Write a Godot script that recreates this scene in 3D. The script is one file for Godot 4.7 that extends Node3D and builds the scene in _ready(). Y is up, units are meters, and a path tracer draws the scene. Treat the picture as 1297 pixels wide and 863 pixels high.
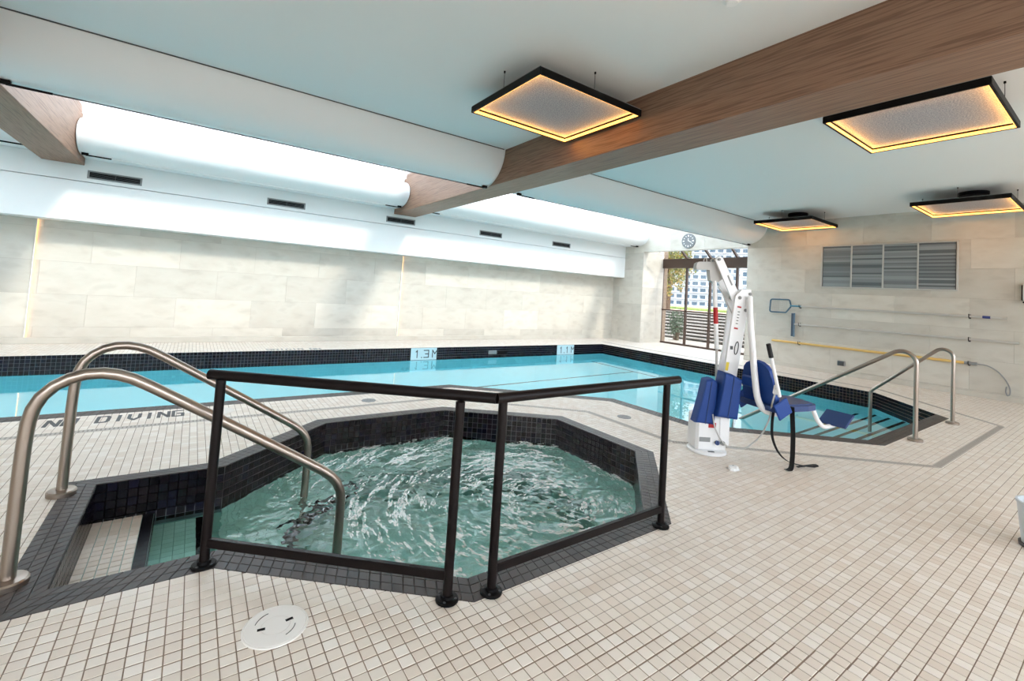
extends Node3D

# ------------------------------------------------------------------ mesh builder
class MB:
	var v := PackedVector3Array()
	var n := PackedVector3Array()
	var c := PackedColorArray()
	var xf := Transform3D.IDENTITY
	var color := Color.WHITE
	var colored := false

	func tri(a: Vector3, b: Vector3, d: Vector3, na: Vector3, nb: Vector3, nd: Vector3) -> void:
		a = xf * a; b = xf * b; d = xf * d
		na = (xf.basis * na).normalized(); nb = (xf.basis * nb).normalized(); nd = (xf.basis * nd).normalized()
		v.append(a); n.append(na)
		if (b - a).cross(d - a).dot(na + nb + nd) > 0.0:
			v.append(d); v.append(b); n.append(nd); n.append(nb)
		else:
			v.append(b); v.append(d); n.append(nb); n.append(nd)
		if colored:
			c.append(color); c.append(color); c.append(color)

	func quad(a: Vector3, b: Vector3, d: Vector3, e: Vector3, nn: Vector3) -> void:
		tri(a, b, d, nn, nn, nn)
		tri(a, d, e, nn, nn, nn)

	func quad4(a: Vector3, b: Vector3, d: Vector3, e: Vector3, na: Vector3, nb: Vector3, nd: Vector3, ne: Vector3) -> void:
		tri(a, b, d, na, nb, nd)
		tri(a, d, e, na, nd, ne)

	# box with chamfered edges
	func box(p: Vector3, size: Vector3, bev := 0.0, b := Basis()) -> void:
		var keep := xf
		xf = xf * Transform3D(b, p)
		var h := size / 2.0
		if bev <= 0.0:
			for ax in 3:
				var u := (ax + 1) % 3
				var w := (ax + 2) % 3
				for s in [-1.0, 1.0]:
					var q := []
					for k in [[-1, -1], [1, -1], [1, 1], [-1, 1]]:
						var t := Vector3()
						t[ax] = s * h[ax]; t[u] = k[0] * h[u]; t[w] = k[1] * h[w]
						q.append(t)
					var nn := Vector3()
					nn[ax] = s
					quad(q[0], q[1], q[2], q[3], nn)
		else:
			var i := h - Vector3(bev, bev, bev)
			for ax in 3:
				var u := (ax + 1) % 3
				var w := (ax + 2) % 3
				for s in [-1.0, 1.0]:
					var q := []
					for k in [[-1, -1], [1, -1], [1, 1], [-1, 1]]:
						var t := Vector3()
						t[ax] = s * h[ax]; t[u] = k[0] * i[u]; t[w] = k[1] * i[w]
						q.append(t)
					var nn := Vector3()
					nn[ax] = s
					quad(q[0], q[1], q[2], q[3], nn)
					# edge between +-ax and +-u, running along w
					for s2 in [-1.0, 1.0]:
						var a1 := Vector3(); var a2 := Vector3()
						a1[ax] = s * h[ax]; a1[u] = s2 * i[u]
						a2[ax] = s * i[ax]; a2[u] = s2 * h[u]
						var b1 := a1; var b2 := a2
						a1[w] = -i[w]; a2[w] = -i[w]; b1[w] = i[w]; b2[w] = i[w]
						var ne := Vector3()
						ne[ax] = s; ne[u] = s2
						quad(a1, b1, b2, a2, ne.normalized())
			for sx in [-1.0, 1.0]:
				for sy in [-1.0, 1.0]:
					for sz in [-1.0, 1.0]:
						var nc := Vector3(sx, sy, sz).normalized()
						tri(Vector3(sx * h.x, sy * i.y, sz * i.z), Vector3(sx * i.x, sy * h.y, sz * i.z), Vector3(sx * i.x, sy * i.y, sz * h.z), nc, nc, nc)
		xf = keep

	# bar between two points, rectangular section (w across, t along up)
	func bar(a: Vector3, b: Vector3, w: float, t: float, bev := 0.0, up := Vector3.UP) -> void:
		var d := (b - a).normalized()
		var s := d.cross(up)
		if s.length() < 0.01:
			s = d.cross(Vector3.RIGHT)
		s = s.normalized()
		var u := s.cross(d).normalized()
		box((a + b) / 2.0, Vector3((b - a).length(), t, w), bev, Basis(d, u, s))

	func tube(pts: Array, r, sides := 12, caps := true, flat := 1.0) -> void:
		var m := pts.size()
		var rings := []
		var norms := []
		var t0: Vector3 = (pts[1] - pts[0]).normalized()
		var ref := Vector3.UP if absf(t0.y) < 0.9 else Vector3.RIGHT
		var u := t0.cross(ref).normalized()
		for i in m:
			var t: Vector3
			if i == 0: t = pts[1] - pts[0]
			elif i == m - 1: t = pts[m - 1] - pts[m - 2]
			else: t = (pts[i + 1] - pts[i]).normalized() + (pts[i] - pts[i - 1]).normalized()
			t = t.normalized()
			u = (u - t * u.dot(t)).normalized()
			var w := t.cross(u)
			var rr: float = r[i] if r is Array else r
			var ring := []
			var nr := []
			for k in sides:
				var a := TAU * k / sides
				var dir := u * cos(a) + w * sin(a) * flat
				ring.append(pts[i] + dir * rr)
				nr.append((u * cos(a) * flat + w * sin(a)).normalized())
			rings.append(ring)
			norms.append(nr)
		for i in m - 1:
			for k in sides:
				var k2 := (k + 1) % sides
				quad4(rings[i][k], rings[i][k2], rings[i + 1][k2], rings[i + 1][k], norms[i][k], norms[i][k2], norms[i + 1][k2], norms[i + 1][k])
		if caps:
			for e in [0, m - 1]:
				var nn: Vector3 = (pts[0] - pts[1]) if e == 0 else (pts[m - 1] - pts[m - 2])
				nn = nn.normalized()
				for k in range(1, sides - 1):
					tri(rings[e][0], rings[e][k], rings[e][k + 1], nn, nn, nn)

	# profile of Vector2(radius, y), turned about the y axis at p
	func lathe(prof: Array, seg := 24, p := Vector3(), b := Basis(), smooth := false) -> void:
		var keep := xf
		xf = xf * Transform3D(b, p)
		for i in prof.size() - 1:
			var a: Vector2 = prof[i]
			var d: Vector2 = prof[i + 1]
			var e := d - a
			var nn := Vector2(e.y, -e.x).normalized()
			for k in seg:
				var a0 := TAU * k / seg
				var a1 := TAU * (k + 1) / seg
				var c0 := Vector3(cos(a0), 0, sin(a0))
				var c1 := Vector3(cos(a1), 0, sin(a1))
				var n0 := c0 * nn.x + Vector3.UP * nn.y
				var n1 := c1 * nn.x + Vector3.UP * nn.y
				quad4(c0 * a.x + Vector3.UP * a.y, c1 * a.x + Vector3.UP * a.y, c1 * d.x + Vector3.UP * d.y, c0 * d.x + Vector3.UP * d.y, n0, n1, n1, n0)
		xf = keep

	# 2D outline (x, y) -> local x, z; extruded from y = 0 to y = h
	func prism(poly: PackedVector2Array, h: float, t := Transform3D.IDENTITY, bottom := true) -> void:
		var keep := xf
		xf = xf * t
		var ids := Geometry2D.triangulate_polygon(poly)
		for k in range(0, ids.size(), 3):
			var a := poly[ids[k]]; var b := poly[ids[k + 1]]; var d := poly[ids[k + 2]]
			tri(Vector3(a.x, h, a.y), Vector3(b.x, h, b.y), Vector3(d.x, h, d.y), Vector3.UP, Vector3.UP, Vector3.UP)
			if bottom:
				tri(Vector3(a.x, 0, a.y), Vector3(b.x, 0, b.y), Vector3(d.x, 0, d.y), Vector3.DOWN, Vector3.DOWN, Vector3.DOWN)
		var area := 0.0
		var m := poly.size()
		for i in m:
			area += poly[i].cross(poly[(i + 1) % m])
		for i in m:
			var a := poly[i]; var b := poly[(i + 1) % m]
			var e := b - a
			var nn := Vector3(e.y, 0, -e.x).normalized() * signf(area)
			quad(Vector3(a.x, 0, a.y), Vector3(b.x, 0, b.y), Vector3(b.x, h, b.y), Vector3(a.x, h, a.y), nn)
		xf = keep

	# one tile: convex outline p (3D, lying at its back face), thickness th along nn, small bevel
	func tile(p: Array, nn: Vector3, th: float, bev := 0.0) -> void:
		var m := p.size()
		var mid := Vector3()
		for q in p: mid += q
		mid /= m
		var top := []
		var edge := []
		for q in p:
			edge.append(q + nn * (th - bev))
			var d: Vector3 = mid - q
			top.append(q + nn * th + d.normalized() * bev * 1.3)
		for k in range(1, m - 1):
			tri(top[0], top[k], top[k + 1], nn, nn, nn)
		for k in m:
			var k2 := (k + 1) % m
			var out: Vector3 = (p[k2] - p[k]).cross(nn).normalized()
			if out.dot(p[k] - mid) < 0: out = -out
			quad(p[k], p[k2], edge[k2], edge[k], out)
			if bev > 0.0:
				quad(edge[k], edge[k2], top[k2], top[k], (out + nn).normalized())

	func mesh() -> ArrayMesh:
		var arr := []
		arr.resize(Mesh.ARRAY_MAX)
		arr[Mesh.ARRAY_VERTEX] = v
		arr[Mesh.ARRAY_NORMAL] = n
		if colored:
			arr[Mesh.ARRAY_COLOR] = c
		var am := ArrayMesh.new()
		am.add_surface_from_arrays(Mesh.PRIMITIVE_TRIANGLES, arr)
		return am

# ------------------------------------------------------------------ helpers
var M := {}
var used := {}
var cam_basis: Basis
const EYE := Vector3(0, 1.5, 0)
const FOCAL := 570.6
const CX := 648.5
const CY := 341.8
const CEIL := 3.85
const RW := 12.95     # right wall
const BW := -11.72    # back wall
const LW := -7.0
const FW := 4.0
const WATER := -0.29
const PITCH := 0.059

func numbered(called: String) -> String:
	var k: int = used.get(called, 0)
	used[called] = k + 1
	return called if k == 0 else "%s_%03d" % [called, k]

func tag(o: Node, label := "", category := "", group := "", kind := "") -> void:
	if label: o.set_meta("label", label)
	if category: o.set_meta("category", category)
	if group: o.set_meta("group", group)
	if kind: o.set_meta("kind", kind)

func obj(called: String, mb: MB, m: Material, parent: Node = null) -> MeshInstance3D:
	return inst(called, mb.mesh(), m, parent)

func inst(called: String, me: Mesh, m: Material, parent: Node = null) -> MeshInstance3D:
	var o := MeshInstance3D.new()
	o.mesh = me
	o.material_override = m
	if parent == null:
		o.name = numbered(called)
		add_child(o)
	else:
		o.name = called
		parent.add_child(o, true)
	return o

func thing(called: String, label: String, category: String, at := Vector3.ZERO, turn := 0.0, group := "") -> Node3D:
	var o := Node3D.new()
	o.name = numbered(called)
	add_child(o)
	o.position = at
	o.rotation.y = turn
	tag(o, label, category, group)
	return o

func structure(called: String, label := "") -> Node3D:
	var o := Node3D.new()
	o.name = numbered(called)
	add_child(o)
	tag(o, label, "", "", "structure")
	return o

func boxm(p: Vector3, s: Vector3, bev := 0.0, b := Basis()) -> MB:
	var mb := MB.new()
	mb.box(p, s, bev, b)
	return mb

func mat(col: Color, rough := 0.6, metal := 0.0) -> StandardMaterial3D:
	var m := StandardMaterial3D.new()
	m.albedo_color = col
	m.roughness = rough
	m.metallic = metal
	return m

func srgb(r: float, g: float, b: float) -> Color:
	return Color(r / 255.0, g / 255.0, b / 255.0)

func noise_tex(freq: float, cols: Array, seed_: int, octaves := 4, size := 512, kind := FastNoiseLite.TYPE_SIMPLEX_SMOOTH) -> NoiseTexture2D:
	var f := FastNoiseLite.new()
	f.seed = seed_
	f.noise_type = kind
	f.frequency = freq
	f.fractal_octaves = octaves
	var t := NoiseTexture2D.new()
	t.width = size
	t.height = size
	t.seamless = true
	t.noise = f
	if cols.size():
		var g := Gradient.new()
		var offs := PackedFloat32Array()
		var cc := PackedColorArray()
		for i in cols.size():
			offs.append(float(i) / (cols.size() - 1))
			cc.append(cols[i])
		g.offsets = offs
		g.colors = cc
		t.color_ramp = g
	return t

func tri_tex(m: StandardMaterial3D, scale: Vector3, world := true) -> void:
	m.uv1_triplanar = true
	m.uv1_world_triplanar = world
	m.uv1_scale = scale
	m.uv1_triplanar_sharpness = 8.0

func project(p: Vector3) -> Vector3:
	var d := p - EYE
	var z := -d.dot(cam_basis.z)
	if z < 0.05: return Vector3(-9999, -9999, -1)
	return Vector3(CX + FOCAL * d.dot(cam_basis.x) / z, CY - FOCAL * d.dot(cam_basis.y) / z, z)

func v2(a: Array) -> PackedVector2Array:
	var p := PackedVector2Array()
	for q in a: p.append(Vector2(q[0], q[1]))
	return p

# inward offset of a closed outline, one distance per edge
func inset(poly: PackedVector2Array, dist: Array) -> PackedVector2Array:
	var m := poly.size()
	var area := 0.0
	for i in m: area += poly[i].cross(poly[(i + 1) % m])
	var s := signf(area)
	var out := PackedVector2Array()
	for i in m:
		var p0 := poly[(i + m - 1) % m]; var p1 := poly[i]; var p2 := poly[(i + 1) % m]
		var d0 := (p1 - p0).normalized(); var d1 := (p2 - p1).normalized()
		var n0 := Vector2(-d0.y, d0.x) * s; var n1 := Vector2(-d1.y, d1.x) * s
		var a := p1 + n0 * float(dist[(i + m - 1) % m])
		var b := p1 + n1 * float(dist[i])
		var hit = Geometry2D.line_intersects_line(a, d0, b, d1)
		out.append(hit if hit != null else b)
	return out

# square tiles laid over an outline with holes (floor coordinates x, z)
func tile_field(poly: PackedVector2Array, holes: Array, pitch: float, gap: float, org: Vector2) -> Array:
	var out := []
	var lo := poly[0]; var hi := poly[0]
	for p in poly:
		lo = lo.min(p); hi = hi.max(p)
	var i0 := int(floor((lo.x - org.x) / pitch)); var i1 := int(ceil((hi.x - org.x) / pitch))
	var j0 := int(floor((lo.y - org.y) / pitch)); var j1 := int(ceil((hi.y - org.y) / pitch))
	var border := {}
	var rings := [poly] + holes
	for r in rings:
		for k in r.size():
			var a: Vector2 = r[k]; var b: Vector2 = r[(k + 1) % r.size()]
			var steps := int((b - a).length() / (pitch * 0.4)) + 1
			for s in steps + 1:
				var p := a.lerp(b, float(s) / steps)
				var ci := int(floor((p.x - org.x) / pitch)); var cj := int(floor((p.y - org.y) / pitch))
				for di in [-1, 0, 1]:
					for dj in [-1, 0, 1]:
						border[Vector2i(ci + di, cj + dj)] = true
	var g := gap / 2.0
	for i in range(i0, i1):
		for j in range(j0, j1):
			var a := org + Vector2(i, j) * pitch + Vector2(g, g)
			var b := a + Vector2(pitch - gap, pitch - gap)
			var mid := (a + b) / 2.0
			var sq := PackedVector2Array([a, Vector2(b.x, a.y), b, Vector2(a.x, b.y)])
			if border.has(Vector2i(i, j)):
				var parts := []
				parts.append_array(Geometry2D.intersect_polygons(sq, poly))
				for h in holes:
					var nxt := []
					for p in parts: nxt.append_array(Geometry2D.clip_polygons(p, h))
					parts = nxt
				for p in parts:
					var ar := 0.0
					for k in p.size(): ar += p[k].cross(p[(k + 1) % p.size()])
					if absf(ar) * 0.5 > pitch * pitch * 0.02:
						out.append({p = p, full = absf(ar) * 0.5 > pitch * pitch * 0.8 and p.size() == 4})
			else:
				if not Geometry2D.is_point_in_polygon(mid, poly): continue
				var inside := false
				for h in holes:
					if Geometry2D.is_point_in_polygon(mid, h): inside = true
				if not inside: out.append({p = sq, full = true})
	return out

# tiles over a four-sided patch A B C D, nu along A-B and nv along A-D
func quad_tiles(a: Vector3, b: Vector3, c: Vector3, d: Vector3, nu: int, nv: int, gap: float) -> Array:
	var out := []
	var lu := maxf((b - a).length(), (c - d).length()) / nu
	var lv := maxf((d - a).length(), (c - b).length()) / nv
	var gu := gap / lu / 2.0
	var gv := gap / lv / 2.0
	for i in nu:
		for j in nv:
			var q := []
			for k in [[gu, gv], [1 - gu, gv], [1 - gu, 1 - gv], [gu, 1 - gv]]:
				var u: float = (i + k[0]) / nu
				var w: float = (j + k[1]) / nv
				q.append(a.lerp(b, u).lerp(d.lerp(c, u), w))
			out.append(q)
	return out

# lists of tiles ({q: corners, n: normal}) become parts (those that show largest) and one joined rest
func lay_tiles(parent: Node3D, tiles: Array, called: String, rest: String, th: float, mats: Array, tones: Array, joined: Material, most: int, rng_seed: int) -> void:
	var rng := RandomNumberGenerator.new()
	rng.seed = rng_seed
	var ranked := []
	for k in tiles.size():
		var t: Dictionary = tiles[k]
		var mid := Vector3()
		for q in t.q: mid += q
		mid /= t.q.size()
		t.tone = rng.randi() % tones.size()
		t.mid = mid
		var s := project(mid)
		var score := 0.0
		if s.z > 0 and s.x > 4 and s.x < 1293 and s.y > 4 and s.y < 859 and t.q.size() == 4 and not t.has("cut"):
			var to := EYE - mid
			var f: float = to.normalized().dot(t.n)
			if f > 0.02: score = f / (s.z * s.z)
		if t.has("covered"): score = 0.0
		ranked.append([score, k])
	ranked.sort_custom(func(x, y): return x[0] > y[0])
	var chosen := {}
	for k in mini(most, ranked.size()):
		if ranked[k][0] > 0.0: chosen[ranked[k][1]] = true
	var mb := MB.new()
	mb.colored = true
	var shared := {}
	for k in tiles.size():
		var t: Dictionary = tiles[k]
		if chosen.has(k):
			var key = t.get("key", null)
			var me: Mesh
			var at: Vector3 = t.mid
			if key != null and shared.has(key):
				me = shared[key]
			else:
				var one := MB.new()
				var loc := []
				for q in t.q: loc.append(q - at)
				one.tile(loc, t.n, th, 0.0016)
				me = one.mesh()
				if key != null: shared[key] = me
			var o := inst(called, me, mats[t.tone], parent)
			o.position = at
		else:
			mb.color = tones[t.tone]
			mb.tile(t.q, t.n, th)
	if mb.v.size():
		var r := obj(rest, mb, joined, parent)
		r.set_meta("kind", "stuff")

func field_tiles(list: Array, y: float) -> Array:
	var out := []
	for t in list:
		var q := []
		for p in t.p: q.append(Vector3(p.x, y, p.y))
		var d := {q = q, n = Vector3.UP}
		if t.full: d.key = "full"
		else: d.cut = true
		out.append(d)
	return out

# large wall slabs in running bond; the wall plane has origin o, along u (horizontal), up y, normal nn
func slab_wall(parent: Node3D, o: Vector3, u: Vector3, nn: Vector3, length: float, y0: float, y1: float, w: float, hgt: float, y_org: float, shift: float, holes := [], seed_ := 1) -> void:
	var rng := RandomNumberGenerator.new()
	rng.seed = seed_
	var row := int(floor((y0 - y_org) / hgt))
	while y_org + row * hgt < y1 - 0.005:
		var a0 := maxf(y0, y_org + row * hgt); var a1 := minf(y1, y_org + (row + 1) * hgt)
		var s := shift + (w / 2.0 if posmod(row, 2) == 1 else 0.0)
		s = fposmod(s, w) - w
		while s < length:
			var b0 := maxf(0, s); var b1 := minf(length, s + w)
			if b1 - b0 > 0.01:
				var rects := [Rect2(b0, a0, b1 - b0, a1 - a0)]
				for hole in holes:
					var nxt := []
					for r in rects: nxt.append_array(cut_rect(r, hole))
					rects = nxt
				for r in rects:
					if r.size.x < 0.012 or r.size.y < 0.012: continue
					var mb := MB.new()
					mb.box(Vector3(0, 0, 0), Vector3(r.size.x - 0.002, r.size.y - 0.002, 0.012), 0.0008, Basis(u, Vector3.UP, u.cross(Vector3.UP)))
					var t := obj("tile", mb, M.stone[rng.randi() % M.stone.size()], parent)
					t.position = o + u * (r.position.x + r.size.x / 2.0) + Vector3.UP * (r.position.y + r.size.y / 2.0) + nn * 0.006
			s += w
		row += 1

func cut_rect(r: Rect2, h: Rect2) -> Array:
	if not r.intersects(h): return [r]
	var i := r.intersection(h)
	var out := []
	if i.position.y > r.position.y: out.append(Rect2(r.position.x, r.position.y, r.size.x, i.position.y - r.position.y))
	if i.end.y < r.end.y: out.append(Rect2(r.position.x, i.end.y, r.size.x, r.end.y - i.end.y))
	if i.position.x > r.position.x: out.append(Rect2(r.position.x, i.position.y, i.position.x - r.position.x, i.size.y))
	if i.end.x < r.end.x: out.append(Rect2(i.end.x, i.position.y, r.end.x - i.end.x, i.size.y))
	return out

func arc(pts: Array, a: Vector3, corner: Vector3, b: Vector3, r: float, seg := 8) -> void:
	# rounded corner between directions a->corner->b
	var d0 := (a - corner).normalized(); var d1 := (b - corner).normalized()
	var half := acos(clampf(d0.dot(d1), -1, 1)) / 2.0
	var t := r / tan(half)
	var p0 := corner + d0 * t; var p1 := corner + d1 * t
	var mid := (d0 + d1).normalized()
	var o := corner + mid * (r / sin(half))
	var e0 := (p0 - o) / r; var e1 := (p1 - o) / r
	for k in seg + 1:
		pts.append(o + e0.slerp(e1, float(k) / seg) * r)

# path with rounded corners
func bend(path: Array, r: float, seg := 8) -> Array:
	var pts := [path[0]]
	for i in range(1, path.size() - 1):
		arc(pts, path[i - 1], path[i], path[i + 1], r, seg)
	pts.append(path[path.size() - 1])
	return pts

# ------------------------------------------------------------------ camera, sky, lamps
func stage() -> void:
	var yaw := deg_to_rad(35.03); var pit := deg_to_rad(2.80); var rol := deg_to_rad(3.67)
	var fw := Vector3(sin(yaw) * cos(pit), sin(pit), -cos(yaw) * cos(pit))
	var rt := Vector3(cos(yaw), 0, sin(yaw))
	var up := rt.cross(fw)
	var r2 := rt * cos(rol) + up * sin(rol)
	var u2 := -rt * sin(rol) + up * cos(rol)
	cam_basis = Basis(r2, u2, -fw)
	var cam := Camera3D.new()
	cam.name = "camera"
	cam.projection = Camera3D.PROJECTION_FRUSTUM
	cam.near = 0.05
	cam.far = 600.0
	cam.size = 0.05 * 863.0 / FOCAL
	cam.frustum_offset = Vector2(0, -(431.5 - CY) / FOCAL * 0.05)
	cam.transform = Transform3D(cam_basis, EYE)
	add_child(cam)
	cam.current = true
	var we := WorldEnvironment.new()
	we.name = "world_environment"
	var e := Environment.new()
	e.background_mode = Environment.BG_SKY
	var sm := ProceduralSkyMaterial.new()
	sm.sky_top_color = Color(0.90, 0.95, 1.0)
	sm.sky_horizon_color = Color(0.97, 0.98, 1.0)
	sm.ground_horizon_color = Color(0.8, 0.8, 0.8)
	sm.ground_bottom_color = Color(0.5, 0.5, 0.5)
	sm.sun_angle_max = 0.0
	var sky := Sky.new()
	sky.sky_material = sm
	e.sky = sky
	e.background_energy_multiplier = 8.0
	e.tonemap_mode = Environment.TONE_MAPPER_LINEAR
	e.tonemap_exposure = 0.96
	e.sdfgi_enabled = true
	e.ssao_enabled = true
	e.ssil_enabled = true
	we.environment = e
	add_child(we)
	# hazy sun coming in over the viewer's shoulder, through the skylight on to the back wall
	var sun := DirectionalLight3D.new()
	sun.name = "sun"
	sun.light_color = Color(1.0, 0.965, 0.91)
	sun.light_energy = 2.1
	sun.light_angular_distance = 7.0
	sun.shadow_enabled = true
	sun.sky_mode = DirectionalLight3D.SKY_MODE_LIGHT_ONLY
	add_child(sun)
	sun.look_at_from_position(Vector3.ZERO, Vector3(-0.17, -0.43, -0.51), Vector3.UP)

# ------------------------------------------------------------------ materials
func materials() -> void:
	M.paint = mat(srgb(232, 233, 231), 0.75)
	M.valance = mat(srgb(236, 238, 238), 0.55)
	M.white = mat(srgb(240, 240, 238), 0.5)
	M.plaster = mat(srgb(238, 240, 239), 0.7)
	M.black = mat(srgb(16, 15, 16), 0.45)
	M.black.metallic_specular = 0.25
	M.rail_black = mat(srgb(20, 14, 14), 0.38)
	M.rail_black.metallic_specular = 0.3
	M.rubber = mat(srgb(18, 18, 20), 0.7)
	M.steel = mat(srgb(164, 152, 142), 0.30, 1.0)
	M.alu = mat(srgb(196, 195, 190), 0.4, 0.3)
	M.dark_grey = mat(srgb(70, 72, 74), 0.5)
	M.mid_grey = mat(srgb(140, 142, 142), 0.5)
	# limestone slabs, a few tones
	var st := noise_tex(0.004, [srgb(212, 207, 199), srgb(226, 222, 214), srgb(231, 228, 221), srgb(218, 214, 206)], 3, 4, 1024)
	M.stone = []
	for k in [0.98, 0.955, 1.0, 0.97, 0.94, 1.01]:
		var m := mat(Color(0.91 * k, 0.902 * k, 0.88 * k), 0.45)
		m.albedo_texture = st
		tri_tex(m, Vector3(0.30, 0.62, 0.30))
		m.uv1_offset = Vector3(k * 37.1, k * 11.3, k * 23.7)
		M.stone.append(m)
	M.stone_plain = M.stone[0]
	# oak-look beams: grain runs along z
	var wt := noise_tex(0.02, [srgb(98, 71, 54), srgb(128, 97, 77), srgb(146, 114, 93), srgb(114, 84, 65), srgb(138, 106, 86)], 11, 5, 1024)
	M.wood = mat(Color(1, 1, 1), 0.5)
	M.wood.albedo_texture = wt
	tri_tex(M.wood, Vector3(1.3, 1.3, 0.045))
	# deck tiles
	M.deck_tones = []
	M.deck = []
	for c in [srgb(231, 220, 207), srgb(235, 225, 213), srgb(226, 213, 199), srgb(238, 230, 220), srgb(232, 222, 210), srgb(228, 216, 203)]:
		M.deck_tones.append(c.srgb_to_linear())
		M.deck.append(mat(c, 0.38))
	M.deck_joined = mat(Color.WHITE, 0.38)
	M.deck_joined.vertex_color_use_as_albedo = true
	M.grout = mat(srgb(150, 134, 118), 0.9)
	M.grout.albedo_texture = noise_tex(0.02, [srgb(205, 196, 186), srgb(255, 252, 250), srgb(225, 214, 200)], 5, 4, 512)
	tri_tex(M.grout, Vector3(0.3, 0.3, 0.3))
	# dark pool tiles
	M.navy_tones = []
	M.navy = []
	for c in [srgb(15, 15, 20), srgb(19, 19, 26), srgb(12, 12, 16), srgb(17, 17, 32), srgb(22, 18, 22)]:
		M.navy_tones.append(c.srgb_to_linear())
		M.navy.append(mat(c, 0.22))
		M.navy[-1].metallic_specular = 0.3
	M.navy_joined = mat(Color.WHITE, 0.22)
	M.navy_joined.metallic_specular = 0.3
	M.navy_joined.vertex_color_use_as_albedo = true
	M.coping_tones = []
	M.coping = []
	for c in [srgb(62, 56, 55), srgb(70, 63, 61), srgb(54, 49, 49), srgb(66, 59, 57)]:
		M.coping_tones.append(c.srgb_to_linear())
		M.coping.append(mat(c, 0.45))
	M.coping_joined = mat(Color.WHITE, 0.45)
	M.coping_joined.vertex_color_use_as_albedo = true
	M.dark_grout = mat(srgb(112, 114, 118), 0.8)
	M.coping_grout = mat(srgb(112, 106, 104), 0.85)
	# basins
	M.pool_shell = mat(srgb(214, 249, 252), 0.6)
	M.pool_step = M.pool_shell
	M.spa_tones = []
	M.spa = []
	for c in [srgb(230, 243, 238), srgb(237, 248, 244), srgb(223, 238, 232)]:
		M.spa_tones.append(c.srgb_to_linear())
		M.spa.append(mat(c, 0.4))
	M.spa_joined = mat(Color.WHITE, 0.4)
	M.spa_joined.vertex_color_use_as_albedo = true
	M.spa_grout = mat(srgb(158, 190, 182), 0.9)
	M.pool_water = water(Color(0.60, 0.95, 1.0, 0.0))
	M.spa_water = water(Color(0.76, 0.985, 0.95, 0.0))
	M.foam = mat(srgb(248, 252, 251), 0.4)
	# glass
	M.glass = mat(Color(1, 1, 1, 0.01), 0.02)
	M.glass.transparency = BaseMaterial3D.TRANSPARENCY_ALPHA
	M.clear_glass = mat(Color(1, 1, 1, 0.0), 0.02)
	M.clear_glass.transparency = BaseMaterial3D.TRANSPARENCY_ALPHA
	M.clear_glass.metallic_specular = 0.2
	M.frosted = mat(Color(0.96, 0.98, 1.0, 0.32), 0.2)
	M.tinted = mat(Color(0.10, 0.09, 0.08, 0.34), 0.02)
	M.tinted.transparency = BaseMaterial3D.TRANSPARENCY_ALPHA
	M.frosted.transparency = BaseMaterial3D.TRANSPARENCY_ALPHA
	# lamps
	M.led = mat(srgb(255, 214, 150), 0.5)
	M.led.emission_enabled = true
	M.led.emission = srgb(255, 176, 84)
	M.led.emission_energy_multiplier = 2.5
	M.felt = mat(Color(1, 1, 1), 0.95)
	M.felt.albedo_texture = noise_tex(0.055, [srgb(112, 116, 124), srgb(152, 156, 163), srgb(190, 192, 197)], 21, 3, 512)
	tri_tex(M.felt, Vector3(1.9, 1.9, 1.9))
	# lift
	M.lift_white = mat(srgb(236, 236, 236), 0.3)
	M.lift_grey = mat(srgb(184, 182, 178), 0.4)
	M.blue = mat(srgb(6, 58, 132), 0.6)
	M.blue_hard = mat(srgb(38, 62, 112), 0.45)
	M.red = mat(srgb(178, 30, 34), 0.5)
	M.yellow = mat(srgb(226, 200, 60), 0.5)
	M.bronze = mat(srgb(74, 56, 46), 0.4)

func water(c: Color) -> StandardMaterial3D:
	var m := mat(c, 0.0)
	m.refraction_enabled = true
	m.refraction_scale = 0.033
	m.transparency = BaseMaterial3D.TRANSPARENCY_ALPHA
	return m

# ------------------------------------------------------------------ outlines of pool and spa
var POOL_OUT: PackedVector2Array
var POOL_IN: PackedVector2Array
var SPA_OUT: PackedVector2Array
var SPA_IN: PackedVector2Array

func outlines() -> void:
	POOL_OUT = v2([[-6.5, -6.1], [3.29, -6.1], [5.08, -4.56], [5.08, -3.18], [6.66, -1.785], [9.53, -1.785], [10.95, -3.1], [10.95, -10.26], [-6.5, -10.26]])
	POOL_IN = inset(POOL_OUT, [0.185, 0.185, 0.185, 0.185, 0.185, 0, 0, 0, 0])
	SPA_OUT = v2([[-0.6, -2.75], [0.2, -2.75], [1.22, -1.88], [2.77, -1.88], [3.86, -2.86], [3.86, -4.22], [2.68, -5.15], [1.19, -5.15], [0.21, -4.285], [-0.6, -4.285]])
	SPA_IN = inset(SPA_OUT, [0.175, 0.175, 0.175, 0.175, 0.155, 0.155, 0.155, 0.155, 0.115, 0.165])

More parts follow.
